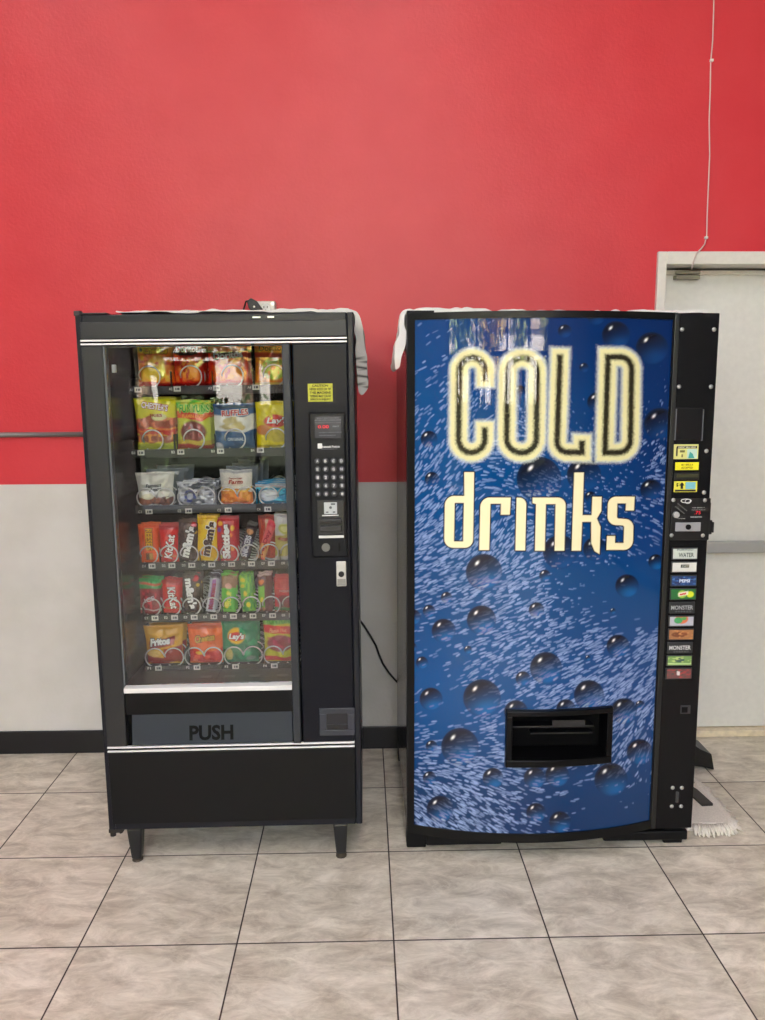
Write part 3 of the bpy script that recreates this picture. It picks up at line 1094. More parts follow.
a_chester = [('fill', (222, 214, 30)), ('band', .38, .62, (156, 60, 40), .06, 5), ('blot', (225, 120, 90), 12, .55, .05, .95, .42, .62), ('band', .28, .44, (196, 34, 20), .05, 6), ('band', .36, .40, (240, 140, 40), .05, 6), ('band', .14, .30, (150, 56, 34), .03, 5),
             ('blot', (236, 150, 60), 14, .55, .05, .95, .14, .34), ('ell', .62, .62, .2, .07, (230, 226, 160)), ('band', 0, .14, (166, 170, 30), .01), ('band', .94, 1, (206, 206, 40), 0)]
a_funyun = [('fill', (206, 212, 60)), ('blot', (90, 190, 60), 9, .5, 0, 1, .7, 1), ('band', .60, .76, (226, 60, 26), .07, 4), ('band', .66, .70, (240, 130, 40), .07, 4), ('ell', .5, .36, .42, .24, (120, 26, 30)), ('blot', (170, 60, 60), 10, .55, .15, .85, .2, .52),
            ('band', .1, .2, (206, 180, 60), .03), ('band', 0, .13, (170, 20, 24), .04)]
a_ruffles = [('fill', (30, 82, 140)), ('band', .88, .96, (60, 84, 104), 0), ('band', .38, .74, (232, 232, 226), .05, 4), ('blot', (196, 178, 120), 6, .62, .1, .9, .42, .72), ('ell', .6, .48, .22, .09, (204, 186, 120)), ('ell', .38, .62, .16, .07, (210, 196, 140)), ('band', 0, .36, (28, 78, 132), .03), ('ell', .1, .06, .14, .1, (230, 230, 230))]
a_lays = [('fill', (232, 214, 20)), ('ell', .55, .58, .36, .15, (206, 36, 30)), ('ell', .2, .4, .22, .12, (214, 130, 70)), ('ell', .62, .28, .34, .16, (210, 190, 60)), ('blot', (240, 226, 80), 9, .6, 0, 1, .6, 1), ('band', 0, .08, (190, 170, 20), 0)]
a_cookie = [('fill', (222, 220, 208)), ('band', 0, .26, (150, 92, 60), .06, 5), ('blot', (96, 52, 34), 14, .5, .35, 1, .02, .28), ('ell', .45, .52, .3, .13, (206, 206, 204)), ('ell', .3, .28, .2, .1, (214, 208, 170))]
a_silver = [('fill', (226, 228, 232)), ('ell', .35, .4, .2, .3, (70, 84, 160)), ('ell', .35, .4, .1, .16, (210, 214, 226)), ('blot', (120, 124, 130), 9, .6, 0, 1, 0, 1)]
a_goldf = [('fill', (232, 228, 214)), ('band', 0, .42, (238, 132, 24), .08, 4), ('band', .38, .46, (250, 200, 80), .08, 4), ('blot', (250, 170, 60), 12, .55, .05, .95, .05, .4), ('ell', .5, .66, .24, .12, (236, 214, 190)), ('band', .9, 1, (186, 188, 188), 0), ('band', 0, .05, (230, 84, 20), 0)]
a_ricek = [('fill', (40, 150, 196)), ('band', .72, .95, (196, 206, 210), .03), ('blot', (90, 210, 240), 10, .55, 0, 1, .1, .8), ('ell', .36, .42, .3, .3, (222, 226, 230)), ('band', .8, .84, (214, 120, 60), 0)]
a_reese = [('fill', (232, 84, 20)), ('rect', .2, .3, .1, .75, (190, 54, 14)), ('rect', .34, .72, .06, .26, (92, 50, 26)), ('rect', .52, .70, .07, .25, (196, 150, 80)), ('band', .95, 1, (240, 110, 40), 0)]
a_kitkat = [('fill', (212, 24, 26)), ('ell', .55, .42, .36, .33, (222, 40, 34)), ('band', .86, 1, (170, 16, 20), 0), ('band', .14, .2, (196, 120, 60), .02)]
a_mm = [('fill', (62, 42, 40)), ('ell', .72, .88, .17, .08, (196, 30, 40)), ('blot', (100, 76, 66), 10, .62, 0, 1, 0, 1), ('ell', .85, .72, .1, .05, (206, 170, 60))]
a_mmy = [('fill', (238, 200, 20)), ('blot', (222, 172, 16), 8, .6, 0, 1, 0, 1), ('ell', .25, .18, .14, .05, (222, 130, 60)), ('ell', .6, .82, .16, .06, (250, 224, 90))]
a_skit = [('fill', (192, 20, 34)), ('ell', .2, .86, .13, .06, (240, 180, 40)), ('ell', .15, .72, .1, .06, (110, 80, 160)), ('ell', .78, .76, .1, .07, (230, 180, 40)), ('ell', .7, .6, .08, .05, (240, 140, 40)), ('ell', .35, .6, .1, .05, (240, 120, 60)), ('ell', .75, .3, .1, .07, (230, 150, 60)), ('ell', .2, .1, .1, .05, (190, 190, 70))]
a_dark = [('fill', (48, 36, 38)), ('ell', .5, .78, .4, .08, (200, 140, 90)), ('band', .1, .62, (70, 66, 100), .02), ('band', .9, 1, (30, 26, 26), 0)]
a_pay = [('fill', (236, 100, 100)), ('band', 0, .42, (246, 180, 110), .06), ('band', .85, 1, (214, 40, 60), 0)]
a_orbr = [('fill', (176, 52, 26)), ('rect', .4, .62, .4, .9, (190, 150, 110)), ('band', .9, 1, (150, 34, 24), 0)]
a_plant = [('fill', (214, 214, 206)), ('band', .05, .55, (196, 184, 104), .06), ('ell', .5, .68, .34, .12, (196, 200, 90)), ('ell', .5, .68, .22, .07, (226, 226, 150)), ('ell', .5, .46, .4, .04, (140, 60, 40)), ('band', .0, .1, (226, 226, 222), 0)]
a_cherry = [('fill', (150, 20, 40)), ('band', .7, 1, (30, 150, 70), .03), ('band', .8, .88, (216, 70, 50), .03), ('ell', .5, .4, .4, .25, (120, 14, 34)), ('blot', (200, 50, 70), 9, .6, .1, .9, .1, .7), ('band', .1, .15, (230, 225, 220), .03)]
a_pink = [('fill', (206, 206, 220)), ('rect', .3, .72, .05, .85, (150, 90, 160)), ('band', .86, 1, (60, 50, 56), 0), ('rect', .1, .2, .05, .8, (238, 238, 244))]
a_mint = [('fill', (96, 190, 60)), ('band', .62, .95, (150, 110, 80), .05), ('ell', .5, .68, .26, .08, (222, 170, 150)), ('ell', .4, .2, .18, .1, (236, 220, 40)), ('ell', .5, .5, .16, .05, (220, 226, 70)), ('band', 0, .1, (120, 200, 70), 0)]
a_lime = [('fill', (66, 160, 60)), ('blot', (130, 200, 60), 7, .5, 0, 1, 0, 1), ('ell', .3, .85, .2, .06, (230, 224, 50)), ('ell', .25, .7, .16, .05, (220, 216, 60)), ('ell', .55, .2, .18, .08, (232, 220, 50)), ('ell', .4, .5, .14, .08, (222, 210, 50))]
a_half = [('fill', (90, 30, 36)), ('rect', .0, .5, .1, .7, (120, 190, 60)), ('ell', .3, .8, .22, .07, (230, 130, 60)), ('ell', .3, .3, .14, .12, (226, 220, 50)), ('band', .93, 1, (220, 190, 190), 0), ('rect', .5, 1, .05, .9, (90, 34, 42)), ('ell', .3, .08, .25, .06, (190, 130, 90))]
a_red8 = [('fill', (186, 20, 40)), ('ell', .5, .3, .4, .2, (110, 26, 40)), ('band', .0, .14, (40, 110, 60), .03), ('band', .66, .7, (230, 80, 90), .02)]
a_fritos = [('fill', (222, 166, 50)), ('band', .9, 1, (206, 150, 40), 0), ('rect', .1, .82, .46, .7, (150, 30, 34), .2), ('ell', .2, .3, .26, .1, (230, 190, 110)), ('band', 0, .24, (150, 30, 34), .06, 4), ('rect', .5, 1, 0, .42, (160, 34, 38), .15)]
a_chee6 = [('fill', (236, 104, 24)), ('band', .88, 1, (196, 74, 24), 0), ('band', .0, .36, (206, 34, 38), .06, 4), ('blot', (240, 90, 70), 10, .6, .1, .9, .05, .34), ('ell', .35, .3, .16, .05, (240, 190, 70))]
a_laysg = [('fill', (16, 122, 86)), ('band', .93, 1, (14, 100, 76), 0), ('ell', .42, .62, .26, .2, (240, 190, 30)), ('ell', .42, .60, .25, .11, (206, 30, 34)), ('ell', .2, .2, .12, .16, (214, 204, 130)), ('ell', .8, .12, .14, .05, (120, 150, 140)), ('blot', (40, 160, 110), 9, .62, .5, 1, .1, .9)]
a_fun6 = [('fill', (214, 204, 50)), ('band', .8, 1, (120, 180, 60), .03), ('rect', 0, 1, .62, .8, (214, 34, 26), -.06), ('ell', .5, .42, .44, .2, (140, 24, 44)), ('blot', (190, 60, 90), 9, .6, .1, .9, .3, .56), ('band', 0, .14, (206, 36, 30), .03)]

Gc, Gb, Gs = 'chip bags on the upper shelves', 'candy bars on the middle shelves', 'chip bags on the bottom shelf'
wt = (245, 245, 240)
rt = lambda r, **k: dict(rot=r, **k)
# row A (top)
P = []
A1 = pack('chip_bag', 'orange chip bag with yellow puff picture, leftmost on the top shelf', 'chip bag', Gc, (139, 176, 333, 385), PY, top[0], a_cheeto, [('Cheetos', .55, .68, .62, .13, (250, 200, 40), dict(out=(20, 14, 10), shear=.2))], .045, seed=1, flare=.05)
A2 = pack('chip_bag', 'red chip bag second from left on the top shelf', 'chip bag', Gc, (175, 206, 333, 385), PY, top[0], a_dorito, [('Doritos', .5, .70, .72, .12, wt, dict(out=(30, 10, 10)))], .045, seed=2)
A3 = pack('chip_bag', 'wide red chip bag with white lettering third on the top shelf', 'chip bag', Gc, (209, 251, 333, 385), PY, top[0], a_dorito, [('Doritos', .52, .58, .68, .12, wt, dict(out=(30, 10, 10), rot=6))], .045, seed=3)
A4 = pack('chip_bag', 'orange and green chip bag rightmost on the top shelf', 'chip bag', Gc, (256, 293, 333, 385), PY, top[0], a_orgreen, [('Doritos', .5, .7, .7, .1, (60, 60, 30))], .045, seed=4)
# row B
B1 = pack('chip_bag', 'yellow bag of red hot fries leftmost on the second shelf', 'chip bag', Gc, (137, 178, 397, 448), PY, top[1], a_chester, [("CHESTER'S", .52, .83, .64, .12, wt, dict(out=(170, 30, 30), rot=-9)), ('FRIES', .55, .66, .3, .06, (150, 40, 40))], .045, seed=5, flare=.10)
B2 = pack('chip_bag', 'yellow-green bag with orange stripe and dark rings second on the second shelf', 'chip bag', Gc, (178, 213, 400, 448), PY, top[1], a_funyun, [('FUNYUNS', .55, .83, .84, .16, (60, 170, 50), dict(out=(200, 220, 120))), ('FLAMIN HOT', .5, .68, .6, .07, (250, 170, 60))], .045, seed=6)
B3 = pack('chip_bag', 'blue and white ridged chip bag third on the second shelf', 'chip bag', Gc, (215, 256, 404, 448), PY, top[1], a_ruffles, [('RUFFLES', .55, .80, .64, .13, (190, 30, 40), dict(out=wt, rot=4)), ('ORIGINAL', .55, .22, .4, .07, (200, 214, 226))], .042, seed=7)
B4 = pack('chip_bag', 'plain yellow chip bag rightmost on the second shelf', 'chip bag', Gc, (257, 294, 402, 448), PY, top[1], a_lays, [("Lay's", .6, .58, .56, .17, wt, dict(out=(190, 30, 30), shear=.2))], .045, seed=8)
# row C
C1 = pack('cookie_bag', 'white cookie bag with brown base on the third shelf', 'snack bag', None, (138, 175, 472, 507), PY, top[2], a_cookie, [('Famous', .48, .62, .44, .12, (60, 60, 70), dict(shear=.3, rot=6)), ('Amos', .52, .5, .34, .12, (60, 60, 70), dict(shear=.3, rot=6))], .035, seed=9, flare=.14)
C2 = pack('pastry_pack', 'crinkled silver foil pastry pack on the third shelf', 'snack pack', None, (178, 217, 482, 507), PY, top[2], a_silver, [], .035, seed=10, m=FOIL, crumple=.010)
C3 = pack('cracker_bag', 'white and orange cracker bag on the third shelf', 'snack bag', None, (221, 254, 470, 507), PY, top[2], a_goldf, [('Pepperidge', .5, .76, .4, .05, (150, 60, 40)), ('Farm', .5, .66, .42, .12, (170, 60, 50), dict(shear=.2))], .035, seed=11)
C4 = pack('treat_pack', 'low bright blue pack with white heart shape on the third shelf', 'snack pack', None, (256, 293, 483, 507), PY, top[2], a_ricek, [], .035, seed=12, crumple=.005)
# row D
D = [
    ('candy_pack', 'orange peanut butter cup pack leftmost on the fourth shelf', (139, 159.5, 523), a_reese, [("REESE'S", .56, .60, .55, .34, (244, 190, 50), rt(-90, out=(90, 40, 20)))], 0),
    ('candy_bar', 'red wafer bar pack with white script, fourth shelf', (160, 179, 524), a_kitkat, [('KitKat', .55, .42, .64, .42, wt, rt(80, out=(130, 10, 16), shear=.1))], 0),
    ('candy_pack', 'dark brown chocolate candy pack with white letters, fourth shelf', (178, 199, 521), a_mm, [("m&m's", .52, .48, .78, .46, wt, rt(80, bold=.06, out=(40, 20, 20)))], -6),
    ('candy_pack', 'yellow peanut chocolate candy pack on the fourth shelf', (197.5, 218, 516), a_mmy, [("m&m's", .58, .5, .76, .44, (60, 34, 24), rt(80, bold=.06, out=wt))], -3),
    ('candy_pack', 'red fruit candy pack with white letters on the fourth shelf', (217, 238.5, 517), a_skit, [('Skittles', .46, .45, .78, .36, wt, rt(90, bold=.06, out=(120, 10, 20)))], 0),
    ('candy_bar', 'thin tilted dark bar with white lettering on the fourth shelf', (243, 253, 524), a_dark, [('SNICKERS', .5, .38, .6, .6, (214, 214, 224), rt(90, bold=.05))], -16),
    ('candy_bar', 'thin tilted pink and yellow bar on the fourth shelf', (262, 271, 521), a_pay, [('PayDay', .5, .45, .66, .6, (180, 40, 60), rt(90, bold=.04))], -20),
    ('nut_pack', 'white and gold nut bag at right end of the fourth shelf', (275, 296, 514), a_plant, [], 0),
]
packsD = []
for i, (nm, lb, (xa_, xb_, yt), ar, tx_, ti) in enumerate(D):
    packsD.append(pack(nm, lb, 'candy', Gb, (xa_, xb_, yt, 562), PYN, top[3], ar, tx_, .024, tilt=ti, seed=20 + i, res=30, crumple=.0015))
E_ = [
    ('candy_pack', 'green-topped dark red candy pouch leftmost on the fifth shelf', (139.5, 161, 578), a_cherry, [('ICE', .5, .42, .5, .12, (230, 225, 230), rt(20))], -2, .1),
    ('candy_bar', 'red wafer bar pack with upright white script, fifth shelf', (162, 181, 580), a_kitkat, [('KitKat', .6, .48, .66, .42, wt, rt(-80, out=(130, 10, 16), shear=.1))], -3, 0),
    ('candy_pack', 'dark brown chocolate candy pack with white letters, fifth shelf', (182, 201, 574), a_mm, [("m&m's", .5, .5, .78, .46, wt, rt(-80, bold=.06, out=(40, 20, 20)))], -4, 0),
    ('candy_bar', 'thin silver and purple bar tilted on the fifth shelf', (208, 218, 573), a_pink, [('Musketeers', .5, .42, .66, .5, (150, 40, 60), rt(90, bold=.03))], -10, 0),
    ('candy_pack', 'light green minty pack fifth from left on the fifth shelf', (221, 236.5, 574), a_mint, [('Sour', .5, .38, .4, .4, (232, 236, 90), rt(90))], -3, 0),
    ('candy_pack', 'green and yellow lime candy pack on the fifth shelf', (240, 254, 575), a_lime, [], 4, 0),
    ('candy_pack', 'half green half maroon candy pack on the fifth shelf', (257.5, 272, 574), a_half, [], 0, 0),
    ('candy_pack', 'red candy pack at right end of the fifth shelf', (274, 295, 577), a_red8, [('TWIZZLERS', .5, .6, .5, .06, (220, 190, 190), {})], 0, 0),
]
packsE = []
for i, (nm, lb, (xa_, xb_, yt), ar, tx_, ti, fl) in enumerate(E_):
    packsE.append(pack(nm, lb, 'candy', Gb, (xa_, xb_, yt, 614), PYN, top[4], ar, tx_, .024, tilt=ti, seed=40 + i, res=30, crumple=.0015, flare=fl))
# row F
F1 = pack('chip_bag', 'golden corn chip bag with dark red banner leftmost on the bottom shelf', 'chip bag', Gs, (145, 183, 625, 662), PY, top[5], a_fritos, [('Fritos', .42, .62, .54, .2, wt, dict(out=(30, 30, 60), shear=.15, rot=8, bold=.06))], .042, seed=60, flare=.12)
F2 = pack('chip_bag', 'orange and red puff bag on the bottom shelf', 'chip bag', Gs, (188, 223, 623, 662), PY, top[5], a_chee6, [('Cheetos', .5, .66, .56, .17, (224, 176, 60), dict(out=(60, 40, 20), shear=.15, rot=8))], .042, seed=61, flare=.08)
F3 = pack('chip_bag', 'green chip bag with round yellow and red emblem on the bottom shelf', 'chip bag', Gs, (221, 258, 618, 662), PY, top[5], a_laysg, [("Lay's", .43, .6, .42, .17, wt, dict(out=(160, 20, 30), shear=.2, bold=.05))], .042, seed=62)
F4 = pack('chip_bag', 'yellow and green bag with red banner rightmost on the bottom shelf', 'chip bag', Gs, (263, 297, 616, 661), PY, top[5], a_fun6, [('FUNYUNS', .5, .90, .76, .11, (70, 150, 50), {}), ('Flamin Hot', .45, .71, .5, .08, (250, 190, 150), dict(shear=.2))], .042, seed=63, flare=.05)

# packs standing behind the front ones
nm_ = {1: 'next', 2: 'second', 3: 'third'}
for lst, dy, cnt in (((A1, A2, A3, A4), .06, 1), ((B1, B2, B3, B4), .06, 1), ((F1, F2, F3, F4), .06, 1)):
    for o in lst:
        for k in range(1, cnt + 1):
            dup(o, dy * k, .002 * k, 0, label='next behind the ' + o['label'])
for o in (C2, C4):
    for k in (1, 2):
        dup(o, .06 * k, 0.0, 0, label=nm_[k] + ' behind the ' + o['label'])
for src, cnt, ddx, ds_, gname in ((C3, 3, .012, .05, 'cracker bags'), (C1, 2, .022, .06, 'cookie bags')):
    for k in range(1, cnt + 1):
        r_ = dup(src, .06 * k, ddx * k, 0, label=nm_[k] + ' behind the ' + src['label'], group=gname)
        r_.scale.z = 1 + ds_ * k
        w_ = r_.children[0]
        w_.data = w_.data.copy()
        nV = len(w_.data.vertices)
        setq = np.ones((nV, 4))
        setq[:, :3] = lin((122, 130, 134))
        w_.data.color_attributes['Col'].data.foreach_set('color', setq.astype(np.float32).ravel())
        for g_ in list(w_.children):
            bpy.data.objects.remove(g_)
for i, o in enumerate(packsD):
    if i == 6:
        continue
    for k in (1,):
        dup(o, .042 * k, 0, 0, label=nm_[k] + ' behind the ' + o['label'])
ob6 = pack('candy_pack', 'orange-brown candy pack standing behind the tilted pink and yellow bar', 'candy', Gb, (259, 277, 515, 562), PYN + .042, top[3], a_orbr, [], .024, seed=77, res=30)
for i, o in enumerate(packsE):
    for k in (1,):
        dup(o, .042 * k, 0, 0, label=nm_[k] + ' behind the ' + o['label'])

ZP_ = .95
for o in PACKS + [SM]:
    dx_, dz_ = o.location.x - SMC, o.location.z - ZP_
    o.location.x = SMC + dx_ * math.cos(LEAN) - dz_ * math.sin(LEAN)
    o.location.z = ZP_ + dx_ * math.sin(LEAN) + dz_ * math.cos(LEAN)
    o.rotation_euler.y = -LEAN

# ================================================================ DRINKS MACHINE
DY = 2.56
dX0, dX1 = 0.1419, 1.1382
dZT = 1.835
ZP0 = 0.075
BOW = 0.08
gx0 = at(414.3, 600, DY)[0]
gx1 = at(672, 330, DY)[0]
doorR = at(677.5, 330, DY)[0]
xc = (dX0 + doorR) / 2
hw = (doorR - dX0) / 2


def bow(X):
    t = np.clip((np.asarray(X) - xc) / hw, -1, 1)
    return DY - BOW * (1 - t * t)


def onbow(px, py):
    Y = DY
    for _ in range(8):
        X, Z = at(px, py, Y)
        Y = float(bow(X))
    return X, Z


DMc = thing('drinks_vending_machine', 'tall black drinks vending machine with blue bubble front reading cold drinks', 'vending machine', ((dX0 + dX1) / 2, 2.96, 0))
BB1 = 3.355
sd = MB().box(dX0, dX1, DY + .03, BB1, ZP0, dZT)
sd.build('cabinet', mat('glossy_black_side', (20, 20, 22), .18, 0, .02, 30, .6), DMc, bevel=.004)
MB().box(dX0 + .05, dX1 - .012, DY + .06, BB1 - .02, .02, ZP0).build('base_plinth', BLKM, DMc, bevel=.003)
for lx, ly in ((dX0 + .035, DY + .07), (dX1 - .05, DY + .07), (dX0 + .035, BB1 - .06), (dX1 - .05, BB1 - .06)):
    MB().box(lx - .034, lx + .034, ly - .04, ly + .03, 0, ZP0).build('foot', BLKM, DMc, bevel=.004)
MB().box(at(600, 835, 2.62)[0], dX1 - .002, DY + .02, DY + .16, .016, .052).build('floor_rail', BLKM, DMc, bevel=.006)
MB().box(at(425, 838, 2.62)[0], at(500, 838, 2.62)[0], DY + .02, DY + .1, .012, .05).build('floor_rail', BLKM, DMc, bevel=.006)
# bowed door body (frame): stack of prisms in (x,y)
z_g1, z_g0 = onbow(540, 317.5)[1], onbow(545, 834)[1]
z_d1, z_d0 = dZT - .002, onbow(530, 843)[1]
BOWF = mat('bow_frame_black', (16, 16, 16), .34, 0, 0, 50, .2)


def bowprism(x0_, x1_, z0_, z1_, fy, by, n=40, sag=0.0):
    xs = np.linspace(x0_, x1_, n)
    pts_ = [(float(x), float(bow(x)) + fy) for x in xs] + [(x1_, by), (x0_, by)]
    return pts_


db = MB()
db.prism(bowprism(dX0, doorR, 0, 0, 0, DY + .029), 2, z_d0 + .0, z_g0)
db.prism(bowprism(dX0, doorR, 0, 0, 0, DY + .029), 2, z_g1, z_d1)
for (a_, b_) in ((dX0, gx0), (gx1, doorR)):
    db.prism(bowprism(a_, b_, 0, 0, 0, DY + .029, 6), 2, z_g0, z_g1)
dbo = db.build('door_frame', BOWF, DMc)
# printed panel
NXg, NZg = 400, 860
# opening
ox0, oz1 = onbow(507.5, 711.5)
ox1, oz0 = onbow(608.5, 759.5)
xs = np.linspace(gx0, gx1, NXg)
zs = np.linspace(z_g0, z_g1, NZg)
XX, ZZ = np.meshgrid(xs, zs, indexing='ij')
YY = bow(XX) + .004
PX, PYY = project(XX, YY, ZZ)


def idw(ctrl, X, Y, sigma, ncol):
    num = np.zeros(X.shape + (ncol,))
    den = np.zeros(X.shape)
    for c_ in ctrl:
        wgt = np.exp(-((X - c_[0]) ** 2 + (Y - c_[1]) ** 2) / (2 * sigma ** 2)) + 1e-6
        num += wgt[..., None] * np.array(c_[2:2 + ncol])
        den += wgt
    return num / den[..., None]


base = [(430, 330, 30, 80, 140), (500, 335, 14, 60, 130), (570, 330, 12, 52, 112), (650, 330, 8, 48, 110), (430, 420, 18, 90, 150), (520, 420, 16, 80, 140), (600, 420, 14, 66, 124), (655, 430, 10, 50, 112),
        (430, 500, 14, 88, 150), (520, 480, 12, 84, 146), (600, 500, 16, 80, 140), (650, 520, 18, 60, 130), (430, 590, 12, 78, 136), (520, 590, 18, 90, 148), (590, 600, 14, 78, 136), (640, 600, 48, 92, 150),
        (430, 660, 6, 88, 154), (520, 660, 24, 86, 146), (600, 650, 26, 80, 140), (640, 650, 52, 84, 144), (440, 720, 4, 96, 164), (520, 700, 12, 88, 152), (600, 700, 40, 84, 146), (640, 720, 50, 86, 146),
        (440, 770, 14, 66, 120), (520, 790, 18, 64, 118), (600, 790, 18, 74, 126), (640, 800, 20, 62, 112), (440, 820, 22, 52, 92), (560, 820, 18, 48, 98), (640, 760, 30, 74, 128)]
BC = idw(base, PX, PYY, 38, 3)
img = lin(BC) * np.array([.45, .64, .70])
# streak field: x, y, angle (deg, + = rises to the right), density 0..1
flow = [(430, 340, 30, .12), (490, 335, 30, .2), (560, 360, -20, .5), (640, 380, 55, .9), (590, 390, -50, .9), (650, 440, 45, .8), (590, 440, -40, 1), (560, 440, -40, .8), (500, 465, -5, .7), (440, 400, 40, .3), (450, 440, 60, .5), (440, 480, 50, .7), (430, 520, 40, .8),
        (470, 520, 60, .8), (500, 540, 60, .9), (440, 560, 20, .9), (520, 500, -20, .8), (560, 500, -5, .9), (610, 500, -20, .8), (640, 500, -20, .5), (620, 550, -30, .3), (580, 545, 5, .6), (500, 570, 25, .9), (430, 600, 20, .7), (520, 600, 20, .9),
        (480, 640, 15, .8), (530, 640, 25, .9), (570, 640, 20, .7), (590, 590, 0, .05), (640, 590, 0, .0), (430, 640, 5, .2), (440, 680, 30, .05), (470, 670, 35, .45), (450, 720, 10, .0), (500, 700, 25, .35), (540, 680, 25, .9), (590, 670, 25, 1), (640, 670, 35, .8), (600, 700, 35, 1),
        (640, 710, 45, 1), (630, 740, 60, 1), (645, 765, 70, .9), (620, 760, 45, .5), (600, 800, 0, .02), (640, 810, 0, .0), (430, 740, 15, .6), (480, 750, 5, .8), (520, 770, -5, .7), (430, 770, -15, .9), (470, 790, -25, .9), (430, 810, -40, 1), (480, 820, -35, .9), (520, 800, -25, .6), (560, 790, 20, .25), (540, 825, -20, .4), (570, 650, 20, .8), (610, 350, -10, .3), (655, 350, 20, .1)]
ang_d = np.array([[f[0], f[1], math.cos(math.radians(f[2] * 2)), math.sin(math.radians(f[2] * 2)), f[3]] for f in flow])
prng = np.random.default_rng(5)
dpx = (PX[-1, NZg // 2] - PX[0, NZg // 2]) / (NXg - 1)
dpy = (PYY[NXg // 2, 0] - PYY[NXg // 2, -1]) / (NZg - 1)
streak = np.zeros(PX.shape)
tint = np.zeros(PX.shape)
pxa, pxb, pya, pyb = PX.min(), PX.max(), PYY.min(), PYY.max()
NST = 11000
sxr = prng.uniform(pxa, pxb, NST)
syr = prng.uniform(pya, pyb, NST)
for k in range(NST):
    X_, Y_q = sxr[k], syr[k]
    wv = np.exp(-((ang_d[:, 0] - X_) ** 2 + (ang_d[:, 1] - Y_q) ** 2) / (2 * 20.0 ** 2)) + 1e-9
    c2, s2, dn = (wv[:, None] * ang_d[:, 2:]).sum(0) / wv.sum()
    if prng.random() > dn ** 1.3:
        continue
    an = math.atan2(s2, c2) / 2 + prng.normal(0, .12)
    L_ = prng.uniform(2.8, 5.8) * (.7 + .3 * dn)
    w_ = prng.uniform(.6, 1.15)
    # nearest grid index
    i0 = int((X_ - np.interp(Y_q, PYY[0, ::-1], PX[0, ::-1])) / dpx)
    j0 = int(np.interp(Y_q, PYY[max(0, min(i0, NXg - 1)), ::-1], np.arange(NZg)[::-1]))
    ri, rj = int(L_ * 1.3 / dpx) + 2, int(L_ * 1.3 / dpy) + 2
    ia, ib, ja, jb = max(i0 - ri, 0), min(i0 + ri + 1, NXg), max(j0 - rj, 0), min(j0 + rj + 1, NZg)
    if ia >= ib or ja >= jb:
        continue
    dx = PX[ia:ib, ja:jb] - X_
    dyy = -(PYY[ia:ib, ja:jb] - Y_q)
    al = dx * math.cos(an) + dyy * math.sin(an)
    ac = -dx * math.sin(an) + dyy * math.cos(an)
    val = np.clip(1.35 - np.sqrt((al / L_ * 1.15) ** 4 + (ac / w_) ** 2), 0, 1) * prng.uniform(.35, 1.0) * (.55 + .45 * dn)
    streak[ia:ib, ja:jb] = np.maximum(streak[ia:ib, ja:jb], val)
bright = np.clip((PYY - 700) / 120, 0, 1) * .15
sc_ = lin((150, 174, 222))
streak = np.clip(streak * 1.1, 0, 1)
img = img * (1 - (streak * .78)[..., None]) + (sc_ * (1 + bright[..., None])) * (streak * .78)[..., None]
# bubbles
bub = [(539, 479, 22), (584, 475, 17), (590.6, 497, 6), (560, 552, 17), (595, 549, 12), (484, 572, 18), (481.5, 620, 14.6), (443.6, 630.6, 12), (429, 611, 6.5), (446.5, 597.5, 6), (413, 617, 8), (468, 649.7, 4.3),
       (422, 662.6, 6.4), (412, 647, 5), (431, 699, 11.5), (482, 698, 18.6), (523, 678.5, 7.6), (546, 668, 16), (536.5, 610, 8), (545, 575.5, 6), (627, 586, 11.8), (613, 611, 3.2), (618, 646, 11.5), (588, 658, 3),
       (589, 695, 15), (624, 711, 13), (639.7, 752, 13), (611, 779.5, 16.5), (557, 775, 12), (560, 822, 11), (516, 712, 12), (566, 709, 10), (460, 746.7, 18.6), (431.5, 746, 6), (429.5, 778, 7), (440, 809, 13.5), (493, 778, 10.5),
       (534.6, 778, 11), (536, 812.6, 10), (564.7, 331, 7), (616, 335, 14), (652, 348, 16), (660, 424, 16), (651, 490, 11), (429, 439, 8.5), (432, 479, 7.5), (597, 402, 10), (584, 367.6, 5), (656, 562, 8), (596, 316, 9), (520, 392, 7), (640, 705, 5)]
for (bx_, by_, br) in bub:
    dx = (PX - bx_) / br
    dy_ = (PYY - by_) / br
    rr2 = dx * dx + dy_ * dy_
    mk = np.clip((1.04 - np.sqrt(rr2)) * br * .9, 0, 1)
    if mk.max() <= 0:
        continue
    # dark cap at upper left, brighter blue glow at lower right
    g = np.clip((dx * .30 + dy_ * .62 + .42), 0, 1) ** 1.15
    dark = lin((20, 24, 40))
    glow = lin((24, 128, 205)) if by_ > 560 else lin((26, 84, 150))
    gl = np.exp(-(((dx - .12) / .75) ** 2 + ((dy_ - .45) / .5) ** 2))
    inner = img * .8 + lin((10, 60, 120)) * .2
    inner = inner * (1 - .55 * gl[..., None]) + glow * (.5 * gl[..., None])
    inner = np.maximum(inner, (streak * .75 * np.clip(dy_ + .3, 0, 1))[..., None] * lin((176, 200, 236)))
    colr = dark * (1 - g[..., None]) + inner * g[..., None]
    rim = np.clip((np.sqrt(np.clip(rr2, 0, 2)) - .84) * 5, 0, 1) * .5
    colr = colr * (1 - rim[..., None]) + lin((14, 44, 88)) * rim[..., None]
    sh = np.exp(-(((dx + .38 + (dy_ + .5) * .5) / (.05 + .5 / (br + 3))) ** 2 + ((dy_ + .5) / (.07 + .6 / (br + 3))) ** 2)) * 1.5
    sh = np.clip(sh, 0, 1)
    colr = colr * (1 - sh[..., None]) + lin((235, 235, 235)) * sh[..., None]
    img = img * (1 - mk[..., None]) + colr * mk[..., None]


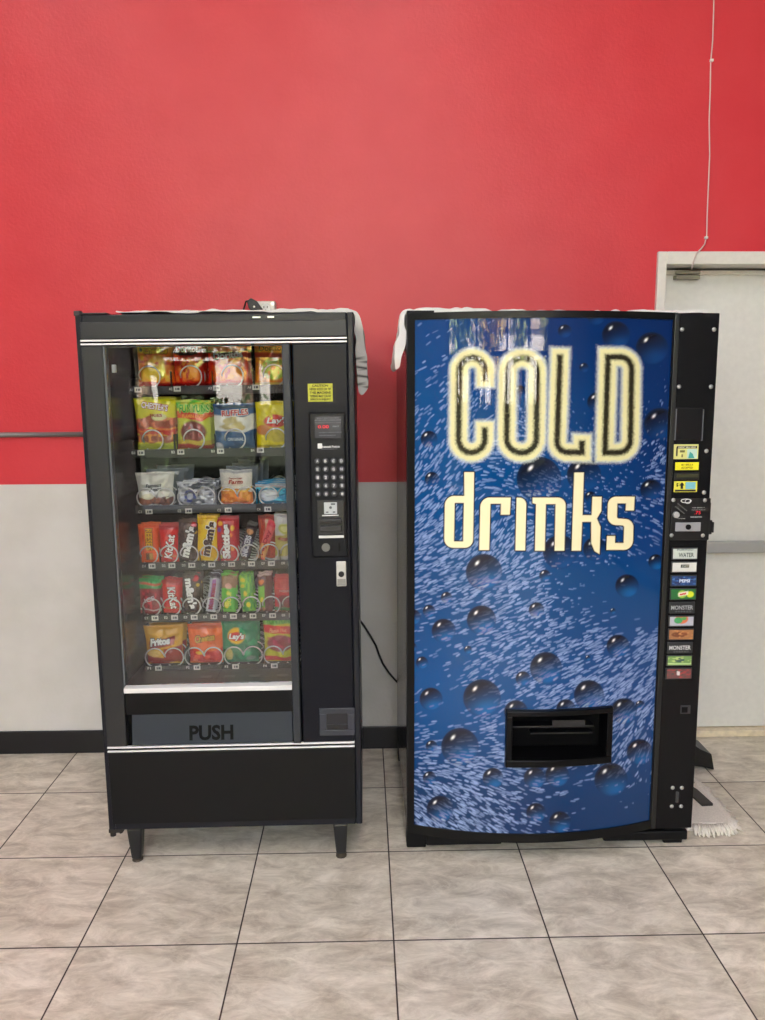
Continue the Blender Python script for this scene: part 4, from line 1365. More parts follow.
def roundpath(pts_, closed=False, n=6):
    """pts: (x, y, r) -> polyline"""
    out = []
    k = len(pts_)
    for i, (x, y, r_) in enumerate(pts_):
        if r_ <= 0 or (not closed and i in (0, k - 1)):
            out.append((x, y))
            continue
        a_ = np.array(pts_[i - 1][:2], float)
        c_ = np.array(pts_[(i + 1) % k][:2], float)
        b_ = np.array((x, y), float)
        u1 = (a_ - b_) / np.linalg.norm(a_ - b_)
        u2 = (c_ - b_) / np.linalg.norm(c_ - b_)
        p0, p1 = b_ + u1 * r_, b_ + u2 * r_
        for q in range(n + 1):
            t = q / n
            # circular-ish via quadratic with weight
            wq = .7071
            w0, w1, w2 = (1 - t) ** 2, 2 * t * (1 - t) * wq, t * t
            out.append(tuple((p0 * w0 + b_ * w1 + p1 * w2) / (w0 + w1 + w2)))
    return out


def distpath(pl_, closed, X, Y, squarecap=True):
    D = np.full(X.shape, 1e9)
    n = len(pl_)
    m_ = n if closed else n - 1
    for i in range(m_):
        a_ = np.array(pl_[i])
        b_ = np.array(pl_[(i + 1) % n])
        d = b_ - a_
        l_ = np.linalg.norm(d)
        if l_ < 1e-6:
            continue
        t = ((X - a_[0]) * d[0] + (Y - a_[1]) * d[1]) / l_
        pr = np.abs(-(X - a_[0]) * d[1] + (Y - a_[1]) * d[0]) / l_
        tc_ = np.clip(t, 0, l_)
        dd = np.hypot(pr, t - tc_)
        if squarecap and not closed:
            if i == 0:
                dd = np.where(t < 0, np.maximum(pr, -t), dd)
            if i == m_ - 1:
                dd = np.where(t > l_, np.maximum(pr, t - l_), dd)
        D = np.minimum(D, dd)
    return D


cold = [
    (roundpath([(485.3, 378, 0), (485.3, 357.8, 13), (459.6, 357.8, 13), (458.2, 452.5, 13), (484.6, 452.5, 13), (484.8, 430.5, 0)]), False),
    (roundpath([(537.3, 358, 14), (536.2, 452.6, 14), (506.4, 452.4, 14), (507.8, 358, 14)], True), True),
    (roundpath([(560, 357.5, 0), (556.6, 452.3, 11), (581.7, 452.3, 0.01), (581.9, 443.5, 0)]), False),
    (roundpath([(608, 357, 0), (631.8, 357, 12), (630.2, 452.5, 12), (604.9, 452.5, 0)], True), True),
]
coldD = []
for pth, cl in cold:
    if cl and len(pth) and False:
        pass
    coldD.append(distpath(pth, cl, PX, PYY))
# mitred square corners of the L and D
DC = np.minimum.reduce(coldD)


def sbox(x0_, y0_, x1_, y1_, X, Y):
    return np.maximum(np.maximum(x0_ - X, X - x1_), np.maximum(y0_ - Y, Y - y1_))


def poly_sdf(pts_, X, Y):
    inside = np.zeros(X.shape, bool)
    D = np.full(X.shape, 1e9)
    n = len(pts_)
    for i in range(n):
        x1_, y1_ = pts_[i]
        x2_, y2_ = pts_[(i + 1) % n]
        cond_ = ((y1_ > Y) != (y2_ > Y))
        with np.errstate(divide='ignore', invalid='ignore'):
            xi = (x2_ - x1_) * (Y - y1_) / ((y2_ - y1_) if y2_ != y1_ else 1e-9) + x1_
        inside ^= (cond_ & (X < xi))
        ex, ey = x2_ - x1_, y2_ - y1_
        l2 = ex * ex + ey * ey + 1e-12
        t = np.clip(((X - x1_) * ex + (Y - y1_) * ey) / l2, 0, 1)
        D = np.minimum(D, np.hypot(X - x1_ - t * ex, Y - y1_ - t * ey))
    return np.where(inside, -D, D)


# square outer corners
c1 = np.maximum(np.abs(PX - 608) , np.abs(PYY - 357))
c2_ = np.maximum(np.abs(PX - 605), np.abs(PYY - 452.5))
c3 = np.maximum(np.abs(PX - 581.7), np.abs(PYY - 452.3))
DC = np.minimum(DC, np.minimum(np.minimum(c1, c2_), c3))
nz_ = prng.normal(0, 1, PX.shape)
dj = DC + nz_ * .55
glow = np.clip((12.2 - dj) / 3.6, 0, 1)
cream = lin((226, 220, 166))
halo = lin((225, 232, 226))
core = lin((42, 38, 26))
img = img * (1 - (glow * .75)[..., None]) + halo * (glow * .75)[..., None]
body_ = np.clip((9.4 - dj) / 1.8, 0, 1)[..., None]
img = img * (1 - body_) + cream * body_
cr_ = np.clip((4.4 - dj) / 2.6, 0, 1)[..., None]
img = img * (1 - cr_) + core * cr_

U_ = lambda *a: np.minimum.reduce(a)
rp_ = roundpath
letters = []
d_o = poly_sdf(rp_([(464.3, 496, 0), (464.3, 472.2, 0), (474, 472.2, 0), (472.8, 547.7, 8), (444.2, 547.7, 9), (445, 496, 9)], True), PX, PYY)
d_c = poly_sdf([(454.6, 502.8), (463.9, 502.8), (463.2, 541.5), (453.8, 541.5)], PX, PYY)
letters.append(np.maximum(d_o, -d_c))
letters.append(poly_sdf(rp_([(480.6, 497.6, 9), (510.6, 497.6, 0), (509.7, 514.6, 0), (500.8, 514.6, 0), (501, 503.6, 0), (490.4, 503.6, 0), (489, 550, 0), (479.3, 550, 0)], True), PX, PYY))
letters.append(poly_sdf(rp_([(516.6, 497.7, 0), (526.3, 497.7, 7), (525, 550.3, 0), (515.4, 550.3, 0)], True), PX, PYY))
letters.append(poly_sdf(rp_([(532.6, 497.6, 0), (565.8, 497.6, 8), (564.2, 550.6, 0), (554.6, 550.6, 0), (555.6, 504, 0), (545.8, 504, 0), (544.6, 550.6, 0), (535, 550.6, 0), (536, 504, 0), (532.6, 503, 0)], True), PX, PYY))
letters.append(U_(poly_sdf([(574.3, 472.6), (583.7, 472.6), (582.4, 515.2), (591.6, 515.2), (592.4, 496.8), (601.6, 496.8), (601.2, 511), (596.8, 518.5), (600.4, 527), (599.4, 554), (594.6, 551), (591.2, 543), (591.2, 521.8), (582, 521.8), (580.8, 550.6), (571.6, 550.6)], PX, PYY)))
letters.append(poly_sdf(rp_([(634.6, 496.7, 0), (633.8, 510.4, 0), (625.6, 510.4, 0), (626, 503.3, 0), (617.2, 503.3, 0), (616.8, 518.5, 2), (633.6, 519.5, 8), (632.6, 549.8, 9), (606.4, 549.8, 0), (607, 536, 0), (615, 536, 0), (614.8, 543, 0), (623.6, 543, 0), (624.2, 525.4, 2), (607.4, 524.5, 8), (608, 496.7, 8)], True), PX, PYY))
LD = np.minimum.reduce(letters)
ol = np.clip((1.5 - LD) / .5, 0, 1)[..., None]
img = img * (1 - ol) + lin((20, 22, 34)) * ol
il = np.clip((.35 - LD) / .6, 0, 1)[..., None]
img = img * (1 - il) + lin((246, 236, 192)) * il
img = np.clip(img, 0, 1)


def gridmesh(name, mask, yoff, m, parent):
    """cells of the panel grid where mask is true"""
    idx = -np.ones(XX.shape, int)
    vm = np.zeros(XX.shape, bool)
    vm[:-1, :-1] |= mask
    vm[1:, :-1] |= mask
    vm[:-1, 1:] |= mask
    vm[1:, 1:] |= mask
    idx[vm] = np.arange(vm.sum())
    V = np.stack([XX[vm], YY[vm] + yoff, ZZ[vm]], -1)
    i, j = np.nonzero(mask)
    Q = np.stack([idx[i, j], idx[i + 1, j], idx[i + 1, j + 1], idx[i, j + 1]], -1)
    me = bpy.data.meshes.new(name)
    me.vertices.add(len(V))
    me.vertices.foreach_set('co', V.astype(np.float32).ravel())
    me.loops.add(Q.size)
    me.loops.foreach_set('vertex_index', Q.astype(np.int32).ravel())
    me.polygons.add(len(Q))
    me.polygons.foreach_set('loop_start', np.arange(0, Q.size, 4, dtype=np.int32))
    me.polygons.foreach_set('loop_total', np.full(len(Q), 4, dtype=np.int32))
    me.update(calc_edges=True)
    me.validate()
    C = img[vm]
    setcol(me, np.concatenate([C, np.ones((len(C), 1))], 1))
    me.polygons.foreach_set('use_smooth', np.ones(len(Q), bool))
    me.materials.append(m)
    o = bpy.data.objects.new(name, me)
    COL.objects.link(o)
    o.parent = parent
    return o


PANEL = vmat('printed_glossy_panel', .02, 0.0, 0, .42)
cxm = (xs[:-1] + xs[1:]) / 2
czm = (zs[:-1] + zs[1:]) / 2
MX, MZ = np.meshgrid(cxm, czm, indexing='ij')
hole = (MX > ox0 + .006) & (MX < ox1 - .006) & (MZ > oz0 + .006) & (MZ < oz1 - .006)
cell = lambda A: (A[:-1, :-1] + A[1:, 1:]) / 2
panel = gridmesh('graphic_panel', ~hole, 0, PANEL, DMc)
for dd, lb in zip(coldD, 'COLD'):
    mk = cell(dd) < 9.6
    if lb == 'L':
        mk |= (cell(c3) < 9.4)
    if lb == 'D':
        mk |= (cell(np.minimum(c1, c2_)) < 9.4)
    o = gridmesh('lettering', mk, -.0006, PANEL, panel)
    o['label'] = 'cream outlined dark letter ' + lb
for dd, lb in zip(letters, 'drinks'):
    o = gridmesh('lettering', cell(dd) < 1.2, -.0006, PANEL, panel)
    o['label'] = 'solid cream letter ' + lb
# dispensing opening
fr_ = MB()
fw_ = .021
ztop, zbot = oz1 + .006, oz0 - .006
xl_, xr_ = ox0 - .006, ox1 + .006


def bowring(z0_, z1_, xa_, xb_, out_, back, n=14):
    xs_ = np.linspace(xa_, xb_, n)
    return [(float(x), float(bow(x)) - out_) for x in xs_] + [(xb_, back), (xa_, back)]


fr_.prism(bowring(0, 0, xl_, xr_, .016, DY + .02), 2, ztop - .018, ztop)
fr_.prism(bowring(0, 0, xl_, xr_, .016, DY + .02), 2, zbot, zbot + .026)
fr_.prism(bowring(0, 0, xl_, xl_ + fw_, .016, DY + .02, 4), 2, zbot + .026, ztop - .018)
fr_.prism(bowring(0, 0, xr_ - fw_, xr_, .016, DY + .02, 4), 2, zbot + .026, ztop - .018)
dsp = fr_.build('dispensing_frame', mat('dispenser_black', (10, 10, 11), .3, 0, 0, 50, .15), DMc, bevel=.003)
rc = MB()
ry1 = DY + .028
rc.box(xl_, xr_, ry1 - .004, ry1, zbot, ztop)
rc.build('dispensing_recess', DRK, DMc)
fl = MB()
fzc = (zbot + ztop) / 2
fl.box(xl_ + .03, xr_ - .05, DY - .02, DY + .024, fzc + .010, fzc + .016)
fl.box(xl_ + .10, xr_ - .05, DY - .01, DY + .024, fzc - .018, fzc - .013)
fl.prism([(DY - .02, fzc + .016), (DY - .018, fzc + .034), (DY - .012, fzc + .016)], 0, xl_ + .17, xr_ - .08)
fl.build('can_chute_flap', mat('chute_grey', (14, 15, 18), .35), DMc)
# control column
colX0 = doorR + .001
MB().box(colX0, dX1, DY - .002, DY + .029, ZP0 + .0, dZT - .003).build('control_column', mat('column_black', (10, 11, 14), .26, 0, .02, 200, .25), DMc, bevel=.003)
MB().box(doorR - .012, colX0 + .004, DY - .006, DY + .002, ZP0, dZT - .004).build('column_edge', mat('edge_black', (14, 14, 15), .4), DMc, bevel=.003)
YC = DY - .002
ax = lambda px, py: at(px, py, YC)


def crect(px0_, py0_, px1_, py1_):
    ym, xm = (py0_ + py1_) / 2, (px0_ + px1_) / 2
    return ax(px0_, ym)[0], ax(px1_, ym)[0], ax(xm, py1_)[1], ax(xm, py0_)[1]


CB = mat('rivet_steel', (176, 176, 172), .3, .6)
for (px, py) in ((682, 329.5), (714, 329.5), (679, 386.7), (711, 386.7), (706.4, 451), (704, 492.5)):
    x, z = ax(px, py)
    MB().dome((x, z), .0072, YC, .004).build('bolt', CB, DMc, smooth=True)
x0_, x1_, z0_, z1_ = crect(675, 407.5, 702.3, 440)
bp_ = MB()
bp_.box(x0_, x1_, YC - .004, YC, z0_, z1_)
bpo = bp_.build('bill_slot_plate', mat('slot_plate', (16, 16, 19), .2), DMc, bevel=.002)
MB().box(x0_ - .001, x0_ + .002, YC - .006, YC, z0_, z1_ - .004).build('plate_edge', mat('worn_edge', (110, 112, 116), .4, .4), bpo)
MB().box(x1_ - .002, x1_ + .001, YC - .006, YC, z0_ - .002, z1_ - .006).build('plate_edge', mat('worn_edge'), bpo)
# stickers
STY = [((673.6, 444.3, 698.2, 459), (214, 212, 130), 'yellow-green instruction sticker above the coin slot'),
       ((675.2, 462.3, 698.6, 470), (232, 222, 30), 'bright yellow notice sticker'),
       ((673.8, 481.2, 697, 492), (222, 214, 70), 'yellow and blue arrow sticker')]
so = []
for (a_, b_, c_, d_), cl, lb in STY:
    x0_, x1_, z0_, z1_ = crect(a_, b_, c_, d_)
    o = MB().box(x0_, x1_, YC - .0008, YC, z0_, z1_).build('instruction_sticker', mat('sticker_' + str(cl[2]), cl, .5), DMc)
    o['label'] = lb
    so.append((o, x0_, x1_, z0_, z1_))
YT = YC - .0008
o, x0_, x1_, z0_, z1_ = so[0]
Wd, Hd = x1_ - x0_, z1_ - z0_
DK = mat('print_black', (20, 20, 20), .5)
TL = mat('print_teal', (60, 160, 150), .5)
LB = mat('print_paleblue', (186, 214, 200), .5)
MB().box(x0_ + Wd * .12, x1_ - Wd * .06, YT - .0004, YT, z1_ - Hd * .28, z1_ - Hd * .12).box(x0_ + Wd * .10, x0_ + Wd * .16, YT - .0004, YT, z0_ + Hd * .2, z1_ - Hd * .2).build('print_bar', DK, o)
MB().box(x0_ + Wd * .55, x1_ - Wd * .05, YT - .0003, YT, z0_ + Hd * .04, z1_ - Hd * .32).build('print_picture', LB, o)
MB().prism_y([(x0_ + Wd * .6, z0_ + Hd * .05), (x0_ + Wd * .85, z0_ + Hd * .05), (x0_ + Wd * .78, z0_ + Hd * .35), (x0_ + Wd * .66, z0_ + Hd * .5)], YT - .0006, YT - .0003).build('print_hand', TL, o)
text(o, 'INSERT BILL HERE', x0_ + Wd * .53, z1_ - Hd * .2, Wd * .7, Hd * .1, flat(YT - .0004), (225, 222, 190), bold=.02)
MB().box(x0_ + Wd * .25, x0_ + Wd * .45, YT - .0004, YT, z0_ + Hd * .45, z0_ + Hd * .60).box(x0_ + Wd * .32, x0_ + Wd * .38, YT - .0004, YT, z0_ + Hd * .12, z0_ + Hd * .32).build('print_marks', mat('print_olive', (110, 104, 50), .5), o)
o, x0_, x1_, z0_, z1_ = so[1]
Wd, Hd = x1_ - x0_, z1_ - z0_
text(o, '$1 BILLS', (x0_ + x1_) / 2, z0_ + Hd * .68, Wd * .5, Hd * .24, flat(YT), (70, 66, 20), bold=.02)
text(o, 'ACCEPTED', (x0_ + x1_) / 2, z0_ + Hd * .3, Wd * .5, Hd * .24, flat(YT), (70, 66, 20), bold=.02)
o, x0_, x1_, z0_, z1_ = so[2]
Wd, Hd = x1_ - x0_, z1_ - z0_
cx_ = x0_ + Wd * .34
MB().prism_y([(cx_ - .004, z0_ + Hd * .3), (cx_ + .004, z0_ + Hd * .3), (cx_ + .004, z0_ + Hd * .6), (cx_ + .009, z0_ + Hd * .6), (cx_, z0_ + Hd * .92), (cx_ - .009, z0_ + Hd * .6), (cx_ - .004, z0_ + Hd * .6)], YT - .0004, YT).box(x0_ + Wd * .05, x1_ - Wd * .05, YT - .0004, YT, z0_ + Hd * .05, z0_ + Hd * .22).build('print_arrow', DK, o)
MB().box(x0_ + Wd * .5, x1_ - Wd * .08, YT - .0004, YT, z0_ + Hd * .28, z1_ - Hd * .08).build('print_picture', mat('print_sky', (120, 186, 200), .5), o)
text(o, '$', x0_ + Wd * .14, z0_ + Hd * .66, Wd * .1, Hd * .36, flat(YT), (50, 50, 20))
# message display
x0_, x1_, z0_, z1_ = crect(674, 472.3, 699, 479.6)
o = MB().box(x0_, x1_, YC - .003, YC, z0_, z1_).build('bill_mouth', mat('mouth2', (26, 26, 24), .3), DMc, bevel=.001)
MB().box(x0_ + .008, x1_ - .006, YC - .0045, YC - .003, z0_ + .008, z1_ - .006).build('mouth_lip', mat('olive_lip', (58, 58, 34), .3), o)
# coin mechanism
x0_, x1_, z0_, z1_ = crect(670.2, 498, 709.3, 540)
cmh = MB().box(x0_, x1_, YC - .006, YC, z0_, z1_).build('coin_mechanism', mat('coin_plate', (15, 15, 17), .3), DMc, bevel=.003)
YK = YC - .006
ak = lambda px, py: at(px, py, YK)
for px, py in ((673.4, 500), (705, 500.3), (671.5, 535.3), (702.8, 535.5)):
    x, z = ak(px, py)
    MB().dome((x, z), .0068, YK, .004).build('bolt', CB, cmh, smooth=True)
x, z = ak(675.6, 514.5)
MB().cyl((x, z), .0105, YK - .010, YK, 24).build('return_knob', mat('knob_grey', (176, 178, 178), .35, .4), cmh, bevel=.0015)
x, z = ak(681, 508.5)
sl_ = MB()
for dxx in (-.006, .006):
    a_ = math.radians(-38)
    cx2, cz2 = x + dxx * math.sin(-a_), z + dxx * math.cos(a_)
    p_ = [(-.020, -.0015), (.020, -.0015), (.020, .0015), (-.020, .0015)]
    sl_.prism_y([(cx2 + u * math.cos(a_) - v * math.sin(a_), cz2 + u * math.sin(a_) + v * math.cos(a_)) for u, v in p_], YK - .003, YK)
sl_.build('coin_slot', mat('coin_slot_grey', (84, 84, 84), .4), cmh)
x, z = ak(686, 500.8)
MB().tube([(x + .017 * math.cos(t) , YK - .001, z + .006 * math.sin(t)) for t in np.linspace(0, 2 * math.pi, 16)[:-1]], .0013, 5, True).tube([(x + .006 + .009 * math.cos(t), YK - .001, z - .002 + .007 * math.sin(t)) for t in np.linspace(0, 2 * math.pi, 14)[:-1]], .0011, 5, True).build('coin_symbol', WHT, cmh)
x, z = ak(697.5, 512.6)
text(cmh, '.75', x, z, .02, .0105, flat(YK), (255, 30, 40), bold=.0, m=tm, name='red_digits')
x, z = ak(698.5, 507.6)
text(cmh, 'USE EXACT', x, z, .042, .0035, flat(YK), (170, 170, 170))
x, z = ak(698.5, 509.8)
text(cmh, 'CHANGE WHEN LIT', x, z, .046, .003, flat(YK), (150, 150, 150))
x, z = ak(696, 517)
text(cmh, 'MAKE SELECTION', x, z, .038, .0045, flat(YK), (180, 180, 180), bold=.03)
x, z = ak(681, 518.6)
text(cmh, 'COIN RETURN', x, z, .026, .003, flat(YK), (180, 180, 180), bold=.03)
x0_, x1_, z0_, z1_ = crect(674.3, 522, 699.3, 530.8)
lk = MB().box(x0_, x1_, YK - .005, YK, z0_, z1_).build('lock_plate', mat('lock_plate_silver', (168, 170, 176), .35, .5), cmh, bevel=.001)
MB().cyl(((x0_ + x1_) / 2, (z0_ + z1_) / 2), .009, YK - .008, YK - .005, 18).build('key_cylinder', mat('dark_steel'), lk)
# side latch
x0_, x1_, z0_, z1_ = crect(706.5, 520.5, 713, 533)
lt = MB()
lt.box(dX1, dX1 + .016, YC + .006, YC + .03, z0_ - .006, z1_)
lt.box(dX1 + .016, dX1 + .022, YC + .004, YC + .032, z0_, z1_ - .006)
lt.box(dX1, dX1 + .006, YC + .0, YC + .03, z1_, z1_ + .06)
lt.build('side_latch', mat('latch_black', (18, 18, 20), .3), DMc, bevel=.002)
# selection buttons
btn = [((671, 547.2, 697.2, 559.4), (196, 204, 196), 'white water selection button'), ((670.4, 561, 696.6, 572.4), (216, 216, 208), 'white selection button with dark pill mark'),
       ((669.8, 574.6, 696.2, 586), (32, 66, 120), 'dark blue selection button'), ((669.2, 587.6, 695.8, 599.6), (30, 104, 50), 'green selection button with yellow fruit'),
       ((668.4, 601.4, 694.4, 613), (34, 36, 38), 'black selection button, upper of the two'), ((667.8, 615, 693.6, 626.2), (176, 178, 190), 'pale selection button with green and red swirl'),
       ((667.2, 628, 693.4, 639.8), (160, 110, 70), 'brown selection button'), ((666.6, 641.4, 692, 653), (34, 36, 38), 'black selection button, lower of the two'),
       ((665.8, 654.4, 691.6, 665.6), (112, 150, 84), 'pale green selection button'), ((665, 667.2, 691.4, 678.6), (104, 66, 66), 'dull red selection button, lowest')]
BF = mat('button_bezel', (44, 45, 46), .35)
for i, ((a_, b_, c_, d_), cl, lb) in enumerate(btn):
    x0_, x1_, z0_, z1_ = crect(a_, b_, c_, d_)
    fo = MB().box(x0_, x1_, YC - .007, YC, z0_, z1_).build('selection_button', BF, DMc, bevel=.003)
    fo['label'] = lb
    e_ = .004
    cd_ = MB()
    nu_, nv_ = 40, 18
    us, vs = np.linspace(0, 1, nu_), np.linspace(0, 1, nv_)
    Ux, Vx = np.meshgrid(us, vs, indexing='ij')
    ops = [('fill', cl)]
    if i == 1:
        ops += [('rect', .34, .70, .42, .8, (60, 66, 60))]
    if i == 2:
        ops += [('blot', (20, 40, 90), 6, .5, 0, 1, 0, 1), ('blot', (70, 120, 180), 12, .7, 0, 1, 0, 1)]
    if i == 3:
        ops += [('ell', .45, .5, .2, .42, (150, 190, 60)), ('ell', .78, .48, .16, .34, (206, 214, 40)), ('rect', .28, .7, .35, .75, (220, 214, 200), .5), ('rect', .34, .62, .42, .62, (200, 60, 50), .5)]
    if i == 5:
        ops += [('ell', .5, .75, .3, .6, (210, 110, 70)), ('ell', .36, .6, .2, .4, (60, 150, 90)), ('ell', .6, .8, .12, .2, (90, 160, 80))]
    if i == 6:
        ops += [('ell', .42, .5, .36, .3, (110, 60, 34)), ('blot', (190, 130, 80), 9, .6, 0, 1, 0, 1), ('ell', .62, .6, .14, .16, (130, 70, 40))]
    if i == 8:
        ops += [('ell', .5, .6, .22, .3, (60, 90, 80)), ('blot', (180, 200, 120), 8, .6, 0, 1, 0, 1), ('band', .1, .25, (190, 214, 150), .02)]
    if i == 9:
        ops += [('blot', (150, 60, 60), 7, .5, 0, 1, 0, 1), ('blot', (60, 70, 60), 8, .65, 0, 1, 0, 1), ('rect', .4, .54, .3, .75, (206, 200, 200), -.6)]
    Cc = paint(ops, Ux, Vx).reshape(-1, 3)
    idx = np.arange(nu_ * nv_).reshape(nu_, nv_)
    Q = np.stack([idx[:-1, :-1], idx[1:, :-1], idx[1:, 1:], idx[:-1, 1:]], -1).reshape(-1, 4)
    Vv = [(x0_ + e_ + u * (x1_ - x0_ - 2 * e_), YC - .0078, z0_ + e_ + v * (z1_ - z0_ - 2 * e_)) for u, v in zip(Ux.ravel(), Vx.ravel())]
    me = bpy.data.meshes.new('flavour_card')
    me.from_pydata(Vv, [], Q.tolist())
    setcol(me, np.concatenate([Cc, np.ones((len(Cc), 1))], 1))
    me.materials.append(PACK)
    co = bpy.data.objects.new('flavour_card', me)
    COL.objects.link(co)
    co.parent = fo
    yb_ = flat(YC - .0078)
    cxx, czz, ww_, hh_ = (x0_ + x1_) / 2, (z0_ + z1_) / 2, x1_ - x0_, z1_ - z0_
    if i == 0:
        text(fo, 'WATER', cxx + .004, czz - .004, ww_ * .58, hh_ * .36, yb_, (70, 84, 84), bold=.02)
        text(fo, 'PURIFIED', cxx, czz + .0135, ww_ * .62, hh_ * .14, yb_, (110, 124, 120))
    if i == 1:
        text(fo, 'DIET', cxx + .003, czz + .0035, ww_ * .24, hh_ * .16, yb_, (170, 176, 160))
    if i == 2:
        text(fo, 'PEPSI', cxx + .002, czz, ww_ * .4, hh_ * .28, yb_, (215, 225, 240), bold=.04)
    if i in (4, 7):
        text(fo, 'MONSTER', cxx - .001, czz + .001, ww_ * .84, hh_ * .36, yb_, (214, 214, 210) if i == 7 else (170, 172, 172), bold=.02)
        text(fo, 'E N E R G Y', cxx + .004, czz - .0125, ww_ * .6, hh_ * .12, yb_, (120, 124, 124))
# lower recess and latch bolts
x0_, x1_, z0_, z1_ = crect(680.3, 705.2, 690.3, 713.6)
o = MB().box(x0_, x1_, YC - .0015, YC, z0_, z1_).build('key_recess', mat('recess_grey', (46, 47, 50), .4), DMc, bevel=.001)
MB().box(x0_ + .004, x1_ - .010, YC - .002, YC - .0015, z0_ + .004, z1_ - .006).build('recess_hole', DRK, o)
for px, py in ((672.7, 787.7), (681.8, 787.7), (671.7, 806.2), (681, 806.2)):
    x, z = ax(px, py)
    MB().dome((x, z), .0072, YC, .004).build('bolt', CB, DMc, smooth=True)
x0_, x1_, z0_, z1_ = crect(675.6, 791.5, 677.8, 802.5)
MB().box(x0_, x1_, YC - .0012, YC, z0_, z1_).box(x1_, x1_ + .002, YC - .003, YC, z0_ + .002, z1_ - .002).build('latch_slot', mat('slot_dark', (60, 60, 60), .4), DMc)
offset_children(DMc)

# ================================================================ CLOTHS on the machines


def thickcloth(name, label, outline, y0_, y1_, colfn, rough, amp, seed, nyy=26):
    """a folded cloth: closed outline in (x, z), running y0..y1, with soft creases"""
    pts_ = []
    k = len(outline)
    for i in range(k):
        a_, b_ = np.array(outline[i]), np.array(outline[(i + 1) % k])
        m__ = max(int(np.linalg.norm(b_ - a_) / .006), 1)
        for q in range(m__):
            pts_.append(a_ + (b_ - a_) * q / m__)
    P_ = np.array(pts_)
    for _ in range(2):
        P_ = (np.roll(P_, 1, 0) + 2 * P_ + np.roll(P_, -1, 0)) / 4
    n = len(P_)
    tg = np.roll(P_, -1, 0) - np.roll(P_, 1, 0)
    nr = np.stack([tg[:, 1], -tg[:, 0]], -1) / (np.linalg.norm(tg, axis=1)[:, None] + 1e-9)
    Yv = np.linspace(y0_, y1_, nyy)
    ii = np.arange(n)[:, None] * np.ones(nyy)[None]
    jj = np.ones(n)[:, None] * np.arange(nyy)[None]
    wv = (vnoise(ii / 5, jj / 3, 1, seed) - .5) * amp * 2
    X = P_[:, 0:1] + nr[:, 0:1] * wv
    Z = P_[:, 1:2] + nr[:, 1:2] * wv
    Yg = np.ones(n)[:, None] * Yv[None]
    V = np.stack([X, Yg, Z], -1).reshape(-1, 3)
    idx = np.arange(n * nyy).reshape(n, nyy)
    nx = np.roll(idx, -1, 0)
    Q = np.stack([idx[:, :-1], nx[:, :-1], nx[:, 1:], idx[:, 1:]], -1).reshape(-1, 4).tolist()
    Q += [idx[::-1, 0].tolist(), idx[:, -1].tolist()]
    me = bpy.data.meshes.new(name)
    me.from_pydata(V.tolist(), [], Q)
    bm = bmesh.new()
    bm.from_mesh(me)
    bmesh.ops.recalc_face_normals(bm, faces=bm.faces)
    bmesh.ops.triangulate(bm, faces=[f for f in bm.faces if len(f.verts) > 4])
    bm.to_mesh(me)
    bm.free()
    C = colfn(X, Yg, Z).reshape(-1, 3)
    setcol(me, np.concatenate([C, np.ones((len(C), 1))], 1))
    me.materials.append(vmat('woven_' + name, rough, 0, 0, .2, .6, 260))
    o = bpy.data.objects.new(name, me)
    COL.objects.link(o)
    return tag(o, label, 'cloth')


def col_grey(X, Y, Z):
    C = np.zeros(X.shape + (3,))
    C[:] = lin((214, 211, 206))
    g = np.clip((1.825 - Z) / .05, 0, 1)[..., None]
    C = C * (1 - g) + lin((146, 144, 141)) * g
    for q, zz in enumerate((1.690, 1.664, 1.638, 1.610)):
        k = (np.abs(Z - zz + np.where(X > .006, .006, 0)) < .0032)[..., None] & ((X - X1) > -.02)[..., None]
        C = np.where(k, lin((34, 32, 32)), C)
    return C


YQ1 = YF + .03
og = [at(a_, b_, YQ1) for a_, b_ in ((359.5, 318), (363, 330), (365, 345), (366.2, 358), (367.5, 375), (368, 387), (364.5, 392), (361.5, 396), (359, 391), (356.8, 378), (355.8, 365), (355.4, 345), (355.2, 322))]
og = [(X1 - .012 - .006, ZT + .014), (X1 + .000, ZT + .008)] + og + [(X1 - .005, ZT - .01), (X1 - .006, ZT + .006), (X1 - .03, ZT + .0055), (X0 + .12, ZT + .0045), (X0 + .11, ZT + .0085), (-.6, ZT + .0115), (-.3, ZT + .0125)]
og = [(x, max(z, 0)) for x, z in og]
thickcloth('grey_cloth', 'grey striped cloth hanging over the right edge of the snack machine top', og, YF + .012, YF + .24, col_grey, .9, .0035, 4)


def col_white(X, Y, Z):
    C = np.zeros(X.shape + (3,))
    C[:] = lin((232, 229, 225))
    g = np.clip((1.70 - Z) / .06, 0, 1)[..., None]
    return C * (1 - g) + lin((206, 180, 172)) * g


YQ2 = DY + .06
ow_ = [at(a_, b_, YQ2) for a_, b_ in ((407, 318), (406, 332), (405, 345), (402.5, 353), (400, 359), (397.5, 368), (394.5, 371), (393, 366), (394, 355), (396, 345), (398, 334), (399, 324), (400.3, 316), (403.5, 310.5))]
ow_ = [(dX0 + .03, dZT + .003), (dX0 - .003, dZT + .002)] + [(min(x, dX0 - .003), z) for x, z in ow_] + [(dX0 + .0, dZT + .014), (dX0 + .06, dZT + .020), (.28, dZT + .018), (.5, dZT + .012), (.8, dZT + .008), (1.0, dZT + .012), (1.12, dZT + .008), (1.12, dZT + .003), (.6, dZT + .003)]
thickcloth('white_cloth', 'crumpled white cloth draped over the left corner of the drinks machine top', ow_, DY + .045, DY + .20, col_white, .9, .006, 9)
MB().box(dX0 - .0, dX0 + .085, DY - .004, DY + .04, dZT - .004, dZT + .006).build('corner_cap', BLKM, DMc).matrix_parent_inverse = Matrix.Translation(-Vector(DMc.location))

# ================================================================ DUST MOP, DUSTPAN


